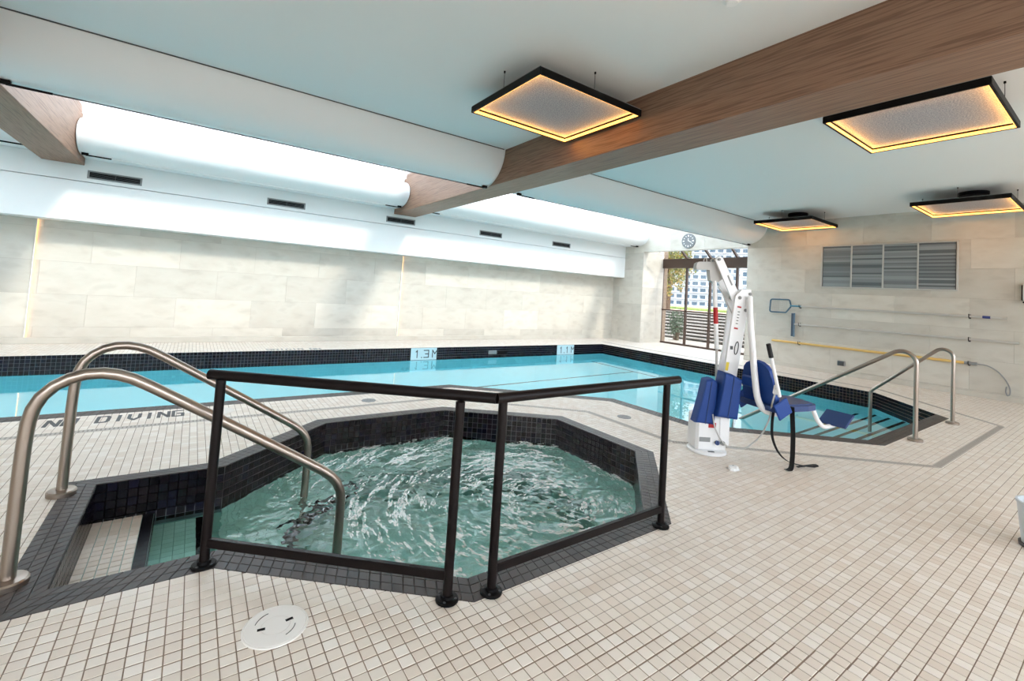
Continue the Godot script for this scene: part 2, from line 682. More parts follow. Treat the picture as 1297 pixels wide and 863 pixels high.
# ------------------------------------------------------------------ setting
func shell() -> void:
	# floor: grout bed with openings for pool and spa, tiles on it
	var fl := structure("floor")
	var bed := MB.new()
	var room := v2([[LW, FW], [LW, BW], [RW, BW], [RW, -10.4], [14.2, -10.4], [14.2, -6.7], [RW, -6.7], [RW, FW]])
	var pieces := floor_pieces(room, [POOL_OUT, SPA_OUT])
	for p in pieces:
		bed.prism(p, 0.25, Transform3D(Basis(), Vector3(0, -0.252, 0)))
	obj("grout_bed", bed, M.grout, fl)
	var region := v2([[-4.2, 0.9], [-4.2, BW], [RW, BW], [RW, -10.4], [14.1, -10.4], [14.1, -6.7], [RW, -6.7], [RW, 0.9]])
	var list := field_tiles(tile_field(region, [POOL_OUT, SPA_OUT], PITCH, 0.0045, Vector2(-0.393, -2.755)), -0.006)
	lay_tiles(fl, list, "tile", "tiles", 0.006, M.deck, M.deck_tones, M.deck_joined, 300, 71)
	var ext := MB.new()
	ext.box(Vector3((LW + RW) / 2, -0.003, (0.9 + FW) / 2), Vector3(RW - LW, 0.006, FW - 0.9))
	ext.box(Vector3((LW - 4.2) / 2, -0.003, (-6.1 + 0.9) / 2), Vector3(-4.2 - LW, 0.006, 7.0))
	ext.box(Vector3((LW - 4.2) / 2, -0.003, (BW - 10.26) / 2), Vector3(-4.2 - LW, 0.006, 1.46))
	obj("deck_surface", ext, M.deck[0], fl)

	# ceiling and roof
	var ce := structure("ceiling")
	obj("slab", boxm(Vector3((LW + RW) / 2, CEIL + 0.2, (FW - 6.2) / 2), Vector3(RW - LW + 0.4, 0.4, FW + 6.2 + 0.4)), M.paint, ce)
	obj("curb", boxm(Vector3((LW + RW) / 2, 4.07, -6.55), Vector3(RW - LW + 0.4, 0.42, 0.4)), M.paint, ce)
	obj("roof_edge", boxm(Vector3((LW + RW) / 2, 4.14, -11.32), Vector3(RW - LW + 0.4, 0.27, 1.36)), M.paint, ce)

	# back wall with slabs, soffit and baseboard
	var wb := structure("wall_back")
	obj("backing", boxm(Vector3((LW + 14.4) / 2, 2.1, BW - 0.11), Vector3(14.4 - LW, 4.6, 0.19)), M.grout, wb)
	var groove := 0.035
	var stops := [LW, -2.43, 4.56, RW]
	for k in 3:
		var a: float = stops[k] + (groove if k > 0 else 0.0)
		slab_wall(wb, Vector3(a, 0, BW - 0.012), Vector3.RIGHT, Vector3.BACK, stops[k + 1] - a, 0.115, 2.30, 1.37, 0.61, 0.31, [0.0, 0.75, 0.68][k] + 0.0, [], 40 + k)
	var sf := structure("trim_1")
	tag(sf, "white boxed soffit running along the tiled back wall")
	obj("lower_panel", boxm(Vector3((LW + RW) / 2, 2.64, -11.46), Vector3(RW - LW, 0.72, 0.5), 0.004), M.plaster, sf)
	obj("upper_panel", boxm(Vector3((LW + RW) / 2, 3.55, -11.462), Vector3(RW - LW, 1.08, 0.5), 0.004), M.plaster, sf)
	var bb := MB.new()
	bb.box(Vector3((LW + RW) / 2, 0.06, BW + 0.02), Vector3(RW - LW, 0.12, 0.04), 0.006)
	tag(obj("baseboard_back", bb, M.stone[3]), "", "", "", "structure")

	# right wall
	var wr := structure("wall_right")
	obj("backing", boxm(Vector3(RW + 0.62, 1.9, (-6.7 + FW) / 2), Vector3(1.2, 4.3, FW + 6.7)), M.grout, wr)
	obj("column_core", boxm(Vector3(RW + 0.72, 2.1, -11.05), Vector3(1.4, 4.6, 1.3)), M.grout, wr)
	obj("lintel_core", boxm(Vector3(RW + 0.14, 3.77, -8.55), Vector3(0.24, 1.1, 3.7)), M.plaster, wr)
	slab_wall(wr, Vector3(RW, 0, -6.7), Vector3.BACK, Vector3.LEFT, FW + 6.7, 0.0, CEIL, 1.22, 0.61, 0.13, -0.32, [], 51)
	slab_wall(wr, Vector3(RW, 0, BW), Vector3.BACK, Vector3.LEFT, -10.4 - BW, 0.0, 4.2, 1.22, 0.61, 0.13, 0.3, [], 52)
	slab_wall(wr, Vector3(RW, 0, -10.4), Vector3.BACK, Vector3.LEFT, 3.7, 3.21, 4.2, 1.22, 0.61, 0.13, 0.5, [], 53)
	# alcove jamb faces
	slab_wall(wr, Vector3(RW, 0, -10.4), Vector3.RIGHT, Vector3.BACK, 1.16, 0.0, 3.9, 1.22, 0.61, 0.13, 0.2, [], 54)
	slab_wall(wr, Vector3(RW, 0, -6.7), Vector3.RIGHT, Vector3.FORWARD, 1.16, 0.0, 3.9, 1.22, 0.61, 0.13, 0.2, [], 55)
	var br := MB.new()
	br.box(Vector3(RW - 0.028, 0.05, (-6.7 + FW) / 2), Vector3(0.03, 0.10, FW + 6.7), 0.004)
	tag(obj("baseboard_right", br, M.stone[3]), "", "", "", "structure")

	# walls out of view
	var wl := structure("wall_left")
	obj("panel", boxm(Vector3(LW - 0.1, 2.1, (BW + FW) / 2), Vector3(0.2, 4.6, FW - BW + 0.4)), M.stone[1], wl)
	var wf := structure("wall_front")
	obj("sill_wall", boxm(Vector3((LW + 14.2) / 2, 0.3, FW + 0.1), Vector3(14.4 - LW, 1.4, 0.2)), M.stone[1], wf)
	obj("head_wall", boxm(Vector3((LW + 14.2) / 2, 3.85, FW + 0.1), Vector3(14.4 - LW, 1.1, 0.2)), M.stone[1], wf)
	var gw := structure("window_5", "window band in the wall behind the viewer")
	for k in 11:
		var x := LW + k * (RW - LW) / 10.0
		obj("mullion", boxm(Vector3(x, 1.85, FW + 0.08), Vector3(0.09, 2.9, 0.10), 0.004), M.bronze, gw)
		if k < 10:
			obj("pane", boxm(Vector3(x + (RW - LW) / 20.0, 1.85, FW + 0.08), Vector3((RW - LW) / 10.0 - 0.09, 2.9, 0.008)), M.glass, gw)

	# skylight: glazing on bars between the beams
	var spans := [[LW, -2.36], [-1.80, 4.05], [4.63, RW]]
	var n := 2
	for s in spans:
		var w := structure("window_%d" % n)
		n += 1
		obj("pane", boxm(Vector3((s[0] + s[1]) / 2, 4.20, -8.65), Vector3(s[1] - s[0] + 0.2, 0.012, 3.9)), M.frosted, w)
	for k in 2:
		var cb := MB.new()
		var x: float = [-2.08, 4.34][k]
		cb.box(Vector3(x, 4.2, -8.65), Vector3(0.56, 0.2, 3.8))
		tag(obj("trim_%d" % (k + 2), cb, M.wood), "", "", "", "structure")

func floor_pieces(room: PackedVector2Array, holes: Array) -> Array:
	# splits the room into strips so that no piece has a hole in it
	var out := []
	var cuts := [LW - 1, 1.9, 8.0, 16.0]
	for k in 3:
		var strip := v2([[cuts[k], FW + 1], [cuts[k], BW - 1], [cuts[k + 1], BW - 1], [cuts[k + 1], FW + 1]])
		var parts := []
		parts.append_array(Geometry2D.intersect_polygons(room, strip))
		for h in holes:
			var nxt := []
			for p in parts:
				var pieces := Geometry2D.clip_polygons(p, h)
				nxt.append_array(pieces)
			parts = nxt
		out.append_array(parts)
	return out

# ------------------------------------------------------------------ pool
func ring_tiles(outer: PackedVector2Array, inner: PackedVector2Array, edges: Array, across: int, y: float) -> Array:
	var out := []
	for i in edges:
		var j: int = (i + 1) % outer.size()
		var a := Vector3(outer[i].x, y, outer[i].y); var b := Vector3(outer[j].x, y, outer[j].y)
		var c := Vector3(inner[j].x, y, inner[j].y); var d := Vector3(inner[i].x, y, inner[i].y)
		var ln := ((b - a).length() + (c - d).length()) / 2.0
		for q in quad_tiles(a, b, c, d, maxi(1, int(round(ln / PITCH))), across, 0.004):
			out.append({q = q, n = Vector3.UP})
	return out

func wall_tiles(poly: PackedVector2Array, edges: Array, y0: float, y1: float, rows: int) -> Array:
	var out := []
	var m := poly.size()
	var area := 0.0
	for i in m: area += poly[i].cross(poly[(i + 1) % m])
	for i in edges:
		var p := poly[i]; var q := poly[(i + 1) % m]
		var e := (q - p).normalized()
		var nn := Vector3(-e.y, 0, e.x) * signf(area)
		var off := nn * 0.0
		var a := Vector3(p.x, y0, p.y) + off; var b := Vector3(q.x, y0, q.y) + off
		var up := Vector3(0, y1 - y0, 0)
		for t in quad_tiles(a, b, b + up, a + up, maxi(1, int(round((q - p).length() / PITCH))), rows, 0.006):
			out.append({q = t, n = nn})
	return out

# wall band: solid behind the tiles, outside the given outline
func wall_core(mb: MB, poly: PackedVector2Array, edges: Array, y0: float, y1: float, th: float) -> void:
	var m := poly.size()
	var ds := []
	for i in m: ds.append(-th)
	var out := inset(poly, ds)
	for i in edges:
		var j: int = (i + 1) % m
		mb.prism(PackedVector2Array([poly[i], poly[j], out[j], out[i]]), y1 - y0, Transform3D(Basis(), Vector3(0, y0, 0)))

func pool() -> void:
	var t := thing("pool_basin", "long pale blue swimming pool basin with a band of dark navy tiles above the water", "swimming pool")
	var all := range(9)
	var core := MB.new()
	wall_core(core, POOL_IN, all, -0.42, -0.004, 0.12)
	obj("band_backing", core, M.dark_grout, t)
	var shell_ := MB.new()
	wall_core(shell_, POOL_IN, all, -1.62, -0.42, 0.15)
	var fl_poly := inset(POOL_IN, [-0.1, -0.1, -0.1, -0.1, -0.1, -0.1, -0.1, -0.1, -0.1])
	shell_.prism(fl_poly, 0.12, Transform3D(Basis(), Vector3(0, -1.68, 0)))
	obj("shell", shell_, M.pool_shell, t)
	# dark band
	var tl := wall_tiles(POOL_IN, [5, 6, 7], -0.415, -0.002, 7)
	tl.append_array(wall_tiles(POOL_IN, [0, 1, 2, 3, 4], -0.415, -0.010, 7))
	lay_tiles(t, tl, "tile", "tiles", 0.004, M.navy, M.navy_tones, M.navy_joined, 300, 12)
	# coping along the near side
	var cp := MB.new()
	for i in 5:
		cp.prism(PackedVector2Array([POOL_OUT[i], POOL_OUT[i + 1], POOL_IN[i + 1], POOL_IN[i]]), 0.246, Transform3D(Basis(), Vector3(0, -0.25, 0)))
	obj("coping_backing", cp, M.coping_grout, t)
	lay_tiles(t, ring_tiles(POOL_OUT, POOL_IN, [0, 1, 2, 3, 4], 3, -0.005), "coping_tile", "coping_tiles", 0.007, M.coping, M.coping_tones, M.coping_joined, 300, 13)
	# underwater steps with dark nosings, parallel to the near end
	var z0 := -1.9
	var ends := [[-2.52, -0.47], [-2.81, -0.73], [-3.10, -0.99], [-3.40, -1.26]]
	for k in 4:
		var z1: float = ends[k][0]; var y: float = ends[k][1]
		var p := Geometry2D.intersect_polygons(POOL_IN, v2([[5.0, z0], [11.2, z0], [11.2, z1], [5.0, z1]]))
		var mb := MB.new()
		for q in p: mb.prism(q, y + 1.6, Transform3D(Basis(), Vector3(0, -1.6, 0)))
		var s := obj("step", mb, M.pool_step, t)
		var pn := Geometry2D.intersect_polygons(POOL_IN, v2([[5.0, z1 + 0.055], [11.2, z1 + 0.055], [11.2, z1 - 0.003], [5.0, z1 - 0.003]]))
		var nb := MB.new()
		for q in pn: nb.prism(q, 0.05, Transform3D(Basis(), Vector3(0, y - 0.045, 0)))
		obj("nosing", nb, M.navy[0], s)
		z0 = z1
	# dark marking lines on the pool floor
	var ln := MB.new()
	ln.box(Vector3(10.2, -1.557, -8.7), Vector3(0.06, 0.006, 2.5))
	obj("floor_line", ln, M.navy[0], t)
	var l2 := MB.new()
	l2.box(Vector3(6.8, -1.557, -8.32), Vector3(6.7, 0.006, 0.055))
	obj("floor_line", l2, M.navy[0], t)
	# return inlet and skimmer mouth in the band
	obj("skimmer_mouth", boxm(Vector3(7.05, -0.17, -10.252), Vector3(0.3, 0.09, 0.02), 0.003), M.black, t)
	obj("inlet_cover", boxm(Vector3(6.72, -0.16, -10.25), Vector3(0.26, 0.1, 0.022), 0.003), M.mid_grey, t)

	var w := MB.new()
	var ids := Geometry2D.triangulate_polygon(POOL_IN)
	for k in range(0, ids.size(), 3):
		var q := []
		for i in 3: q.append(Vector3(POOL_IN[ids[k + i]].x, WATER, POOL_IN[ids[k + i]].y))
		w.tri(q[0], q[1], q[2], Vector3.UP, Vector3.UP, Vector3.UP)
	tag(obj("pool_water", w, M.pool_water), "still clear turquoise water filling the long pool", "water", "", "stuff")

# ------------------------------------------------------------------ spa
func spa() -> void:
	var t := thing("spa_basin", "sunken octagonal hot tub basin lined with black and pale green mosaic tiles", "hot tub")
	var all := range(10)
	var core := MB.new()
	wall_core(core, SPA_IN, all, -0.42, -0.004, 0.11)
	obj("band_backing", core, M.dark_grout, t)
	var lower := MB.new()
	wall_core(lower, SPA_IN, all, -1.25, -0.42, 0.13)
	lower.prism(inset(SPA_IN, [-0.1, -0.1, -0.1, -0.1, -0.1, -0.1, -0.1, -0.1, -0.1, -0.1]), 0.1, Transform3D(Basis(), Vector3(0, -1.25, 0)))
	obj("shell", lower, M.spa_grout, t)
	lay_tiles(t, wall_tiles(SPA_IN, all, -0.36, -0.002, 6), "wall_tile", "wall_tiles", 0.005, M.navy, M.navy_tones, M.navy_joined, 300, 31)
	var cp := MB.new()
	for i in 10:
		var j := (i + 1) % 10
		cp.prism(PackedVector2Array([SPA_OUT[i], SPA_OUT[j], SPA_IN[j], SPA_IN[i]]), 0.246, Transform3D(Basis(), Vector3(0, -0.25, 0)))
	obj("coping_backing", cp, M.coping_grout, t)
	lay_tiles(t, ring_tiles(SPA_OUT, SPA_IN, all, 3, -0.005), "coping_tile", "coping_tiles", 0.007, M.coping, M.coping_tones, M.coping_joined, 300, 32)
	# seat ring, floor and entry steps
	var oct := PackedVector2Array()
	for k in [1, 2, 3, 4, 5, 6, 7, 8]: oct.append(SPA_IN[k])
	var hole := inset(oct, [0.42, 0.42, 0.42, 0.42, 0.42, 0.42, 0.42, 0.42])
	var seat := MB.new()
	for i in 8:
		var j := (i + 1) % 8
		seat.prism(PackedVector2Array([oct[i], oct[j], hole[j], hole[i]]), 0.42, Transform3D(Basis(), Vector3(0, -1.155, 0)))
	var zn := SPA_IN[0].y; var zf := SPA_IN[9].y; var xl := SPA_IN[0].x
	seat.box(Vector3((xl + 0.35) / 2, -0.95, (zn + zf) / 2), Vector3(0.35 - xl, 0.42, zn - zf))
	obj("seat_core", seat, M.spa_grout, t)
	# entry steps
	var s1 := obj("step", boxm(Vector3((xl - 0.1) / 2, -0.70, (zn + zf) / 2), Vector3(-0.1 - xl, 0.868, zn - zf)), M.spa_grout, t)
	var q1 := quad_tiles(Vector3(xl, -0.266, zn), Vector3(-0.165, -0.266, zn), Vector3(-0.165, -0.266, zf), Vector3(xl, -0.266, zf), 5, 21, 0.004)
	var l1 := []
	for q in q1: l1.append({q = q, n = Vector3.UP})
	lay_tiles(s1, l1, "tile", "tiles", 0.006, M.deck, M.deck_tones, M.deck_joined, 120, 33)
	var n1 := MB.new()
	for q in quad_tiles(Vector3(-0.165, -0.266, zn), Vector3(-0.1, -0.266, zn), Vector3(-0.1, -0.266, zf), Vector3(-0.165, -0.266, zf), 1, 21, 0.003): n1.tile(q, Vector3.UP, 0.007)
	for q in quad_tiles(Vector3(-0.1, -0.50, zn), Vector3(-0.1, -0.50, zf), Vector3(-0.1, -0.266, zf), Vector3(-0.1, -0.266, zn), 21, 4, 0.003): n1.tile(q, Vector3.RIGHT, 0.005)
	obj("nosing", n1, M.navy[1], s1)
	var s2 := obj("step", boxm(Vector3(0.06, -0.79, (zn + zf) / 2), Vector3(0.32, 0.70, zn - zf)), M.spa_grout, t)
	var l2 := []
	for q in quad_tiles(Vector3(-0.1, -0.442, zn), Vector3(0.155, -0.442, zn), Vector3(0.155, -0.442, zf), Vector3(-0.1, -0.442, zf), 4, 21, 0.004): l2.append({q = q, n = Vector3.UP})
	lay_tiles(s2, l2, "tile", "tiles", 0.006, M.spa, M.spa_tones, M.spa_joined, 84, 34)
	obj("nosing", boxm(Vector3(0.188, -0.466, (zn + zf) / 2), Vector3(0.068, 0.064, zn - zf), 0.004), M.navy[0], s2)
	# submerged tiles
	var sub := []
	for i in 8:
		var j := (i + 1) % 8
		var o := Vector3(oct[i].x, -0.737, oct[i].y); var p := Vector3(oct[j].x, -0.737, oct[j].y)
		var r := Vector3(hole[j].x, -0.737, hole[j].y); var s := Vector3(hole[i].x, -0.737, hole[i].y)
		for q in quad_tiles(o, p, r, s, int(round((p - o).length() / PITCH)), 7, 0.004): sub.append({q = q, n = Vector3.UP})
	sub.append_array(wall_tiles(oct, range(7), -0.735, -0.37, 6))
	sub.append_array(field_tiles(tile_field(hole, [], PITCH, 0.004, Vector2(0, 0)), -1.153))
	for x in sub: x.covered = true
	lay_tiles(t, sub, "seat_tile", "underwater_tiles", 0.005, M.spa, M.spa_tones, M.spa_joined, 0, 35)
	var edge := MB.new()
	var inner := inset(hole, [0.06, 0.06, 0.06, 0.06, 0.06, 0.06, 0.06, 0.06])
	for i in [6, 7]:
		var j: int = (i + 1) % 8
		edge.prism(PackedVector2Array([hole[i], hole[j], inner[j], inner[i]]), 0.06, Transform3D(Basis(), Vector3(0, -0.79, 0)))
	obj("seat_nosing", edge, M.navy[0], t)

	# rippled water
	var outl := inset(SPA_IN, [-0.05, -0.05, -0.05, -0.05, -0.05, -0.05, -0.05, -0.05, -0.05, -0.05])
	var f := FastNoiseLite.new()
	f.seed = 9
	f.frequency = 1.9
	f.fractal_octaves = 4
	f.fractal_gain = 0.55
	f.domain_warp_enabled = true
	f.domain_warp_amplitude = 0.35
	f.domain_warp_frequency = 1.6
	var st := 0.02
	var x0 := -0.62; var zz := -5.3
	var nx := int((3.95 - x0) / st); var nz := int((-1.8 - zz) / st)
	var h := PackedFloat32Array()
	h.resize((nx + 1) * (nz + 1))
	for i in nx + 1:
		for j in nz + 1:
			h[i * (nz + 1) + j] = wave(f, x0 + i * st, zz + j * st)
	var mb := MB.new()
	for i in range(1, nx - 1):
		for j in range(1, nz - 1):
			var mid := Vector2(x0 + (i + 0.5) * st, zz + (j + 0.5) * st)
			if not Geometry2D.is_point_in_polygon(mid, outl): continue
			var p := []
			var nn := []
			for k in [[0, 0], [1, 0], [1, 1], [0, 1]]:
				var a: int = i + k[0]; var b: int = j + k[1]
				p.append(Vector3(x0 + a * st, -0.30 + h[a * (nz + 1) + b], zz + b * st))
				nn.append(Vector3(h[(a - 1) * (nz + 1) + b] - h[(a + 1) * (nz + 1) + b], 2 * st, h[a * (nz + 1) + b - 1] - h[a * (nz + 1) + b + 1]).normalized())
			mb.quad4(p[0], p[1], p[2], p[3], nn[0], nn[1], nn[2], nn[3])
	tag(obj("spa_water", mb, M.spa_water), "rippling green water churning in the octagonal hot tub", "water", "", "stuff")
	# foam: small white bubbles drawn out in streaks round the jets
	var bub := MB.new()
	bub.lathe([Vector2(1, 0), Vector2(0.8, 0.35), Vector2(0.4, 0.55), Vector2(0, 0.6)], 7)
	var g := FastNoiseLite.new()
	g.seed = 31
	g.frequency = 1.5
	g.fractal_octaves = 3
	g.domain_warp_enabled = true
	g.domain_warp_amplitude = 0.5
	g.domain_warp_frequency = 1.2
	var rng := RandomNumberGenerator.new()
	rng.seed = 77
	var places := []
	var inn := inset(SPA_IN, [0.03, 0.03, 0.03, 0.03, 0.03, 0.03, 0.03, 0.03, 0.03, 0.03])
	for k in 130000:
		var p := Vector2(rng.randf_range(0.3, 3.75), rng.randf_range(-5.1, -1.95))
		if not Geometry2D.is_point_in_polygon(p, inn): continue
		var c := p - Vector2(2.65, -3.05)
		var ang := c.angle() * 1.1 + c.length() * 1.2
		var v := absf(g.get_noise_2d(c.length() * 3.6, ang * 0.9))
		var w := g.get_noise_2d(p.x * 0.7 + 20.0, p.y * 0.7)
		var amount := clampf((p.x - 0.6) / 1.1, 0.0, 1.0) * clampf(0.55 + w * 1.3, 0.0, 1.0)
		if c.length() < 0.22: amount *= 0.15
		if v < 0.165 * amount and rng.randf() < 0.8:
			var tang := Vector3(-c.y, 0, c.x).normalized()
			var s := rng.randf_range(0.002, 0.0075)
			var len_ := rng.randf_range(1.5, 4.0)
			var y := -0.30 + wave(f, p.x, p.y)
			places.append(Transform3D(Basis(tang * s * len_, Vector3.UP * s * 0.5, tang.cross(Vector3.UP) * s), Vector3(p.x, y, p.y)))
	var mm := MultiMesh.new()
	mm.transform_format = MultiMesh.TRANSFORM_3D
	mm.mesh = bub.mesh()
	mm.instance_count = places.size()
	for k in places.size(): mm.set_instance_transform(k, places[k])
	var fo := MultiMeshInstance3D.new()
	fo.name = numbered("spa_foam")
	fo.multimesh = mm
	fo.material_override = M.foam
	add_child(fo)
	tag(fo, "white foam streaks swirling on the hot tub water", "foam", "", "stuff")

func wave(f: FastNoiseLite, x: float, z: float) -> float:
	var strength := clampf((x - 0.1) / 1.0, 0.02, 1.0)
	var c := Vector2(x - 2.65, (z + 3.05))
	var r := c.length()
	var a := f.get_noise_2d(x * 1.0 + z * 0.5, z * 1.9 - x * 0.4)
	var b := f.get_noise_2d(x * 3.1 + 40.0, z * 3.7)
	var swirl := 0.5 * sin(r * 26.0 - c.angle() * 2.0) * exp(-r * 2.1)
	var d := f.get_noise_2d(x * 7.3 - z * 2.0 + 9.0, z * 9.1 + x * 2.5)
	return strength * (a * 0.024 + b * 0.020 + d * 0.0095 + swirl * 0.014)

# ------------------------------------------------------------------ beams, valances, vents
func overhead() -> void:
	var xs := [4.34, -2.08]
	var lb := ["long oak-look ceiling beam crossing the middle of the room beside the lamps", "shorter-looking oak-look ceiling beam at the left edge by the skylight"]
	for k in 2:
		var mb := MB.new()
		mb.box(Vector3(xs[k], 3.70, (-11.21 + FW) / 2), Vector3(0.56 if k == 1 else 0.58, 0.80, FW + 11.21), 0.006)
		tag(obj("ceiling_beam", mb, M.wood), lb[k], "beam", "ceiling beams")
	# curved covers on both sides of the skylight
	var spans := [[LW, -2.37], [-1.79, 4.04], [4.64, RW]]
	var where := ["left of the left beam", "between the two beams", "right of the middle beam"]
	for k in 3:
		var a: float = spans[k][0]; var b: float = spans[k][1]
		var t := thing("curved_valance", "white rounded ceiling bulkhead on the near side of the skylight, " + where[k], "bulkhead", Vector3((a + b) / 2, 3.3, -6.75), 0, "curved bulkheads along the skylight")
		curved(t, b - a, true)
	for k in 3:
		var a: float = spans[k][0]; var b: float = spans[k][1]
		var t := thing("curved_valance", "white rounded bulkhead on the back-wall side of the skylight, " + where[k], "bulkhead", Vector3((a + b) / 2, 3.43, -10.75), 0, "curved bulkheads along the skylight")
		curved(t, b - a, false)
	# air vents in the soffit
	var vx := [-4.1, -1.36, 1.56, 4.25, 7.02, 9.78]
	var vl := ["", "leftmost dark slot vent, below the left beam end", "dark slot vent on the soffit, second from the left", "dark slot vent just below the middle beam end", "dark slot vent right of the middle beam end", "rightmost dark slot vent, nearest the window corner"]
	for k in range(1, 6):
		var t := thing("air_vent", vl[k], "vent", Vector3(vx[k], 3.15, -11.212), 0, "slot vents in the soffit")
		var fr := MB.new()
		for s in [-1, 1]:
			fr.box(Vector3(s * 0.375, 0, 0.006), Vector3(0.03, 0.15, 0.014), 0.002)
			fr.box(Vector3(0, s * 0.062, 0.006), Vector3(0.72, 0.026, 0.014), 0.002)
		obj("frame", fr, M.mid_grey, t)
		obj("backing", boxm(Vector3(0, 0, 0.001), Vector3(0.72, 0.1, 0.002)), M.black, t)
		for s in 4:
			obj("slat", boxm(Vector3(0, -0.036 + s * 0.024, 0.006), Vector3(0.72, 0.004, 0.012), 0.0, Basis(Vector3.RIGHT, 0.5)), M.dark_grey, t)
		obj("divider", boxm(Vector3(0, 0, 0.008), Vector3(0.012, 0.1, 0.01)), M.dark_grey, t)

func curved(t: Node3D, ln: float, near: bool) -> void:
	var mb := MB.new()
	var seg := 20 if near else 32
	var prev := Vector3(); var pn := Vector3()
	var prof := PackedVector2Array()
	var half := Vector3(ln / 2, 0, 0)
	for k in seg + 1:
		# near side: a quarter round from the bottom edge up to the ceiling; back side: a half round nose
		var a := PI / 2 * k / seg if near else PI * k / seg
		var p := Vector3(0, 0.55 - 0.55 * cos(a), 0.57 * sin(a)) if near else Vector3(0, 0.29 - 0.29 * cos(a), 0.05 + 0.48 * sin(a))
		var nn := Vector3(0, -cos(a), sin(a))
		prof.append(Vector2(p.z, p.y))
		if k > 0: mb.quad4(prev - half, prev + half, p + half, p - half, pn, pn, nn, nn)
		prev = p; pn = nn
	if near:
		mb.quad(-half, half, half + Vector3(0, 0.55, 0), -half + Vector3(0, 0.55, 0), Vector3.FORWARD)
		prof.append(Vector2(0, 0.55))
	else:
		# top back to the sill, flat underside back to the soffit
		mb.quad(prev - half, prev + half, half + Vector3(0, 0.58, -0.46), -half + Vector3(0, 0.58, -0.46), Vector3.UP)
		mb.quad(-half + Vector3(0, 0, 0.05), half + Vector3(0, 0, 0.05), half + Vector3(0, 0, -0.46), -half + Vector3(0, 0, -0.46), Vector3.DOWN)
		prof.append(Vector2(-0.46, 0.58)); prof.append(Vector2(-0.46, 0.0))
	obj("panel", mb, M.valance, t)
	for s in [-1.0, 1.0]:
		var cap := MB.new()
		# outline in (z, y) -> extruded along x
		var grown := PackedVector2Array()
		for p in prof: grown.append(p)
		var polys := Geometry2D.offset_polygon(grown, 0.012)
		cap.prism(polys[0], 0.02, Transform3D(Basis(Vector3(0, 0, 1), Vector3(1, 0, 0), Vector3(0, 1, 0)), Vector3(s * (ln / 2 - 0.012) - 0.01, 0, 0)))
		obj("end_cap", cap, M.valance, t)
	if near:
		obj("reveal", boxm(Vector3(0, 0.545, 0.573), Vector3(ln, 0.014, 0.012)), M.dark_grey, t)
	# shade rail with dark end brackets
	var rod := MB.new()
	rod.tube([Vector3(-ln / 2 + 0.05, -0.035, 0.10), Vector3(ln / 2 - 0.05, -0.035, 0.10)], 0.008, 8)
	obj("shade_rail", rod, M.dark_grey if near else M.white, t)
	for s in [-1.0, 1.0]:
		var bk := MB.new()
		bk.box(Vector3(s * (ln / 2 - 0.07), -0.018, 0.10), Vector3(0.09, 0.045, 0.05), 0.006)
		bk.tube([Vector3(s * (ln / 2 - 0.08), -0.035, 0.10), Vector3(s * (ln / 2 - 0.42), -0.035, 0.10)], 0.013, 8)
		obj("bracket", bk, M.black, t)

# ------------------------------------------------------------------ lamps
func lamps() -> void:
	var spots := [[3.25, -3.98], [6.28, -1.45], [12.02, -5.08], [11.62, -1.98]]
	var lb := ["square warm-edged pendant panel nearest the camera, left of the wooden beam", "large warm-edged pendant panel at upper right, just right of the wooden beam", "farthest warm-edged pendant panel, by the curved bulkhead end", "warm-edged pendant panel above the louvred wall panel"]
	for k in 4:
		pendant(Vector3(spots[k][0], 3.58, spots[k][1]), lb[k], k >= 2)
	# warm strips let into the back wall
	for k in 2:
		var x: float = [-2.43, 4.56][k]
		var t := thing("wall_light", ["warm vertical light strip at the left end of the back wall", "warm vertical light strip in the middle of the back wall"][k], "wall light", Vector3(x, 0.12, BW), 0, "light strips in the back wall")
		obj("channel", boxm(Vector3(0.008, 1.08, 0.010), Vector3(0.014, 2.16, 0.020), 0.002), M.white, t)
		obj("led_strip", boxm(Vector3(0.018, 1.08, 0.010), Vector3(0.006, 2.15, 0.016)), M.led, t)
		obj("inlay", boxm(Vector3(0.0285, 1.08, -0.004), Vector3(0.013, 2.16, 0.012)), M.stone[2], t)
		var al := AreaLight3D.new()
		al.name = "light"
		al.area_size = Vector2(2.15, 0.016)
		al.area_normalize_energy = false
		al.light_energy = 2.2
		al.light_color = srgb(255, 176, 84)
		al.shadow_enabled = true
		t.add_child(al)
		al.transform = Transform3D(Basis(Vector3.UP, Vector3(0, 0, -1), Vector3(-1, 0, 0)), Vector3(0.023, 1.08, 0.011))

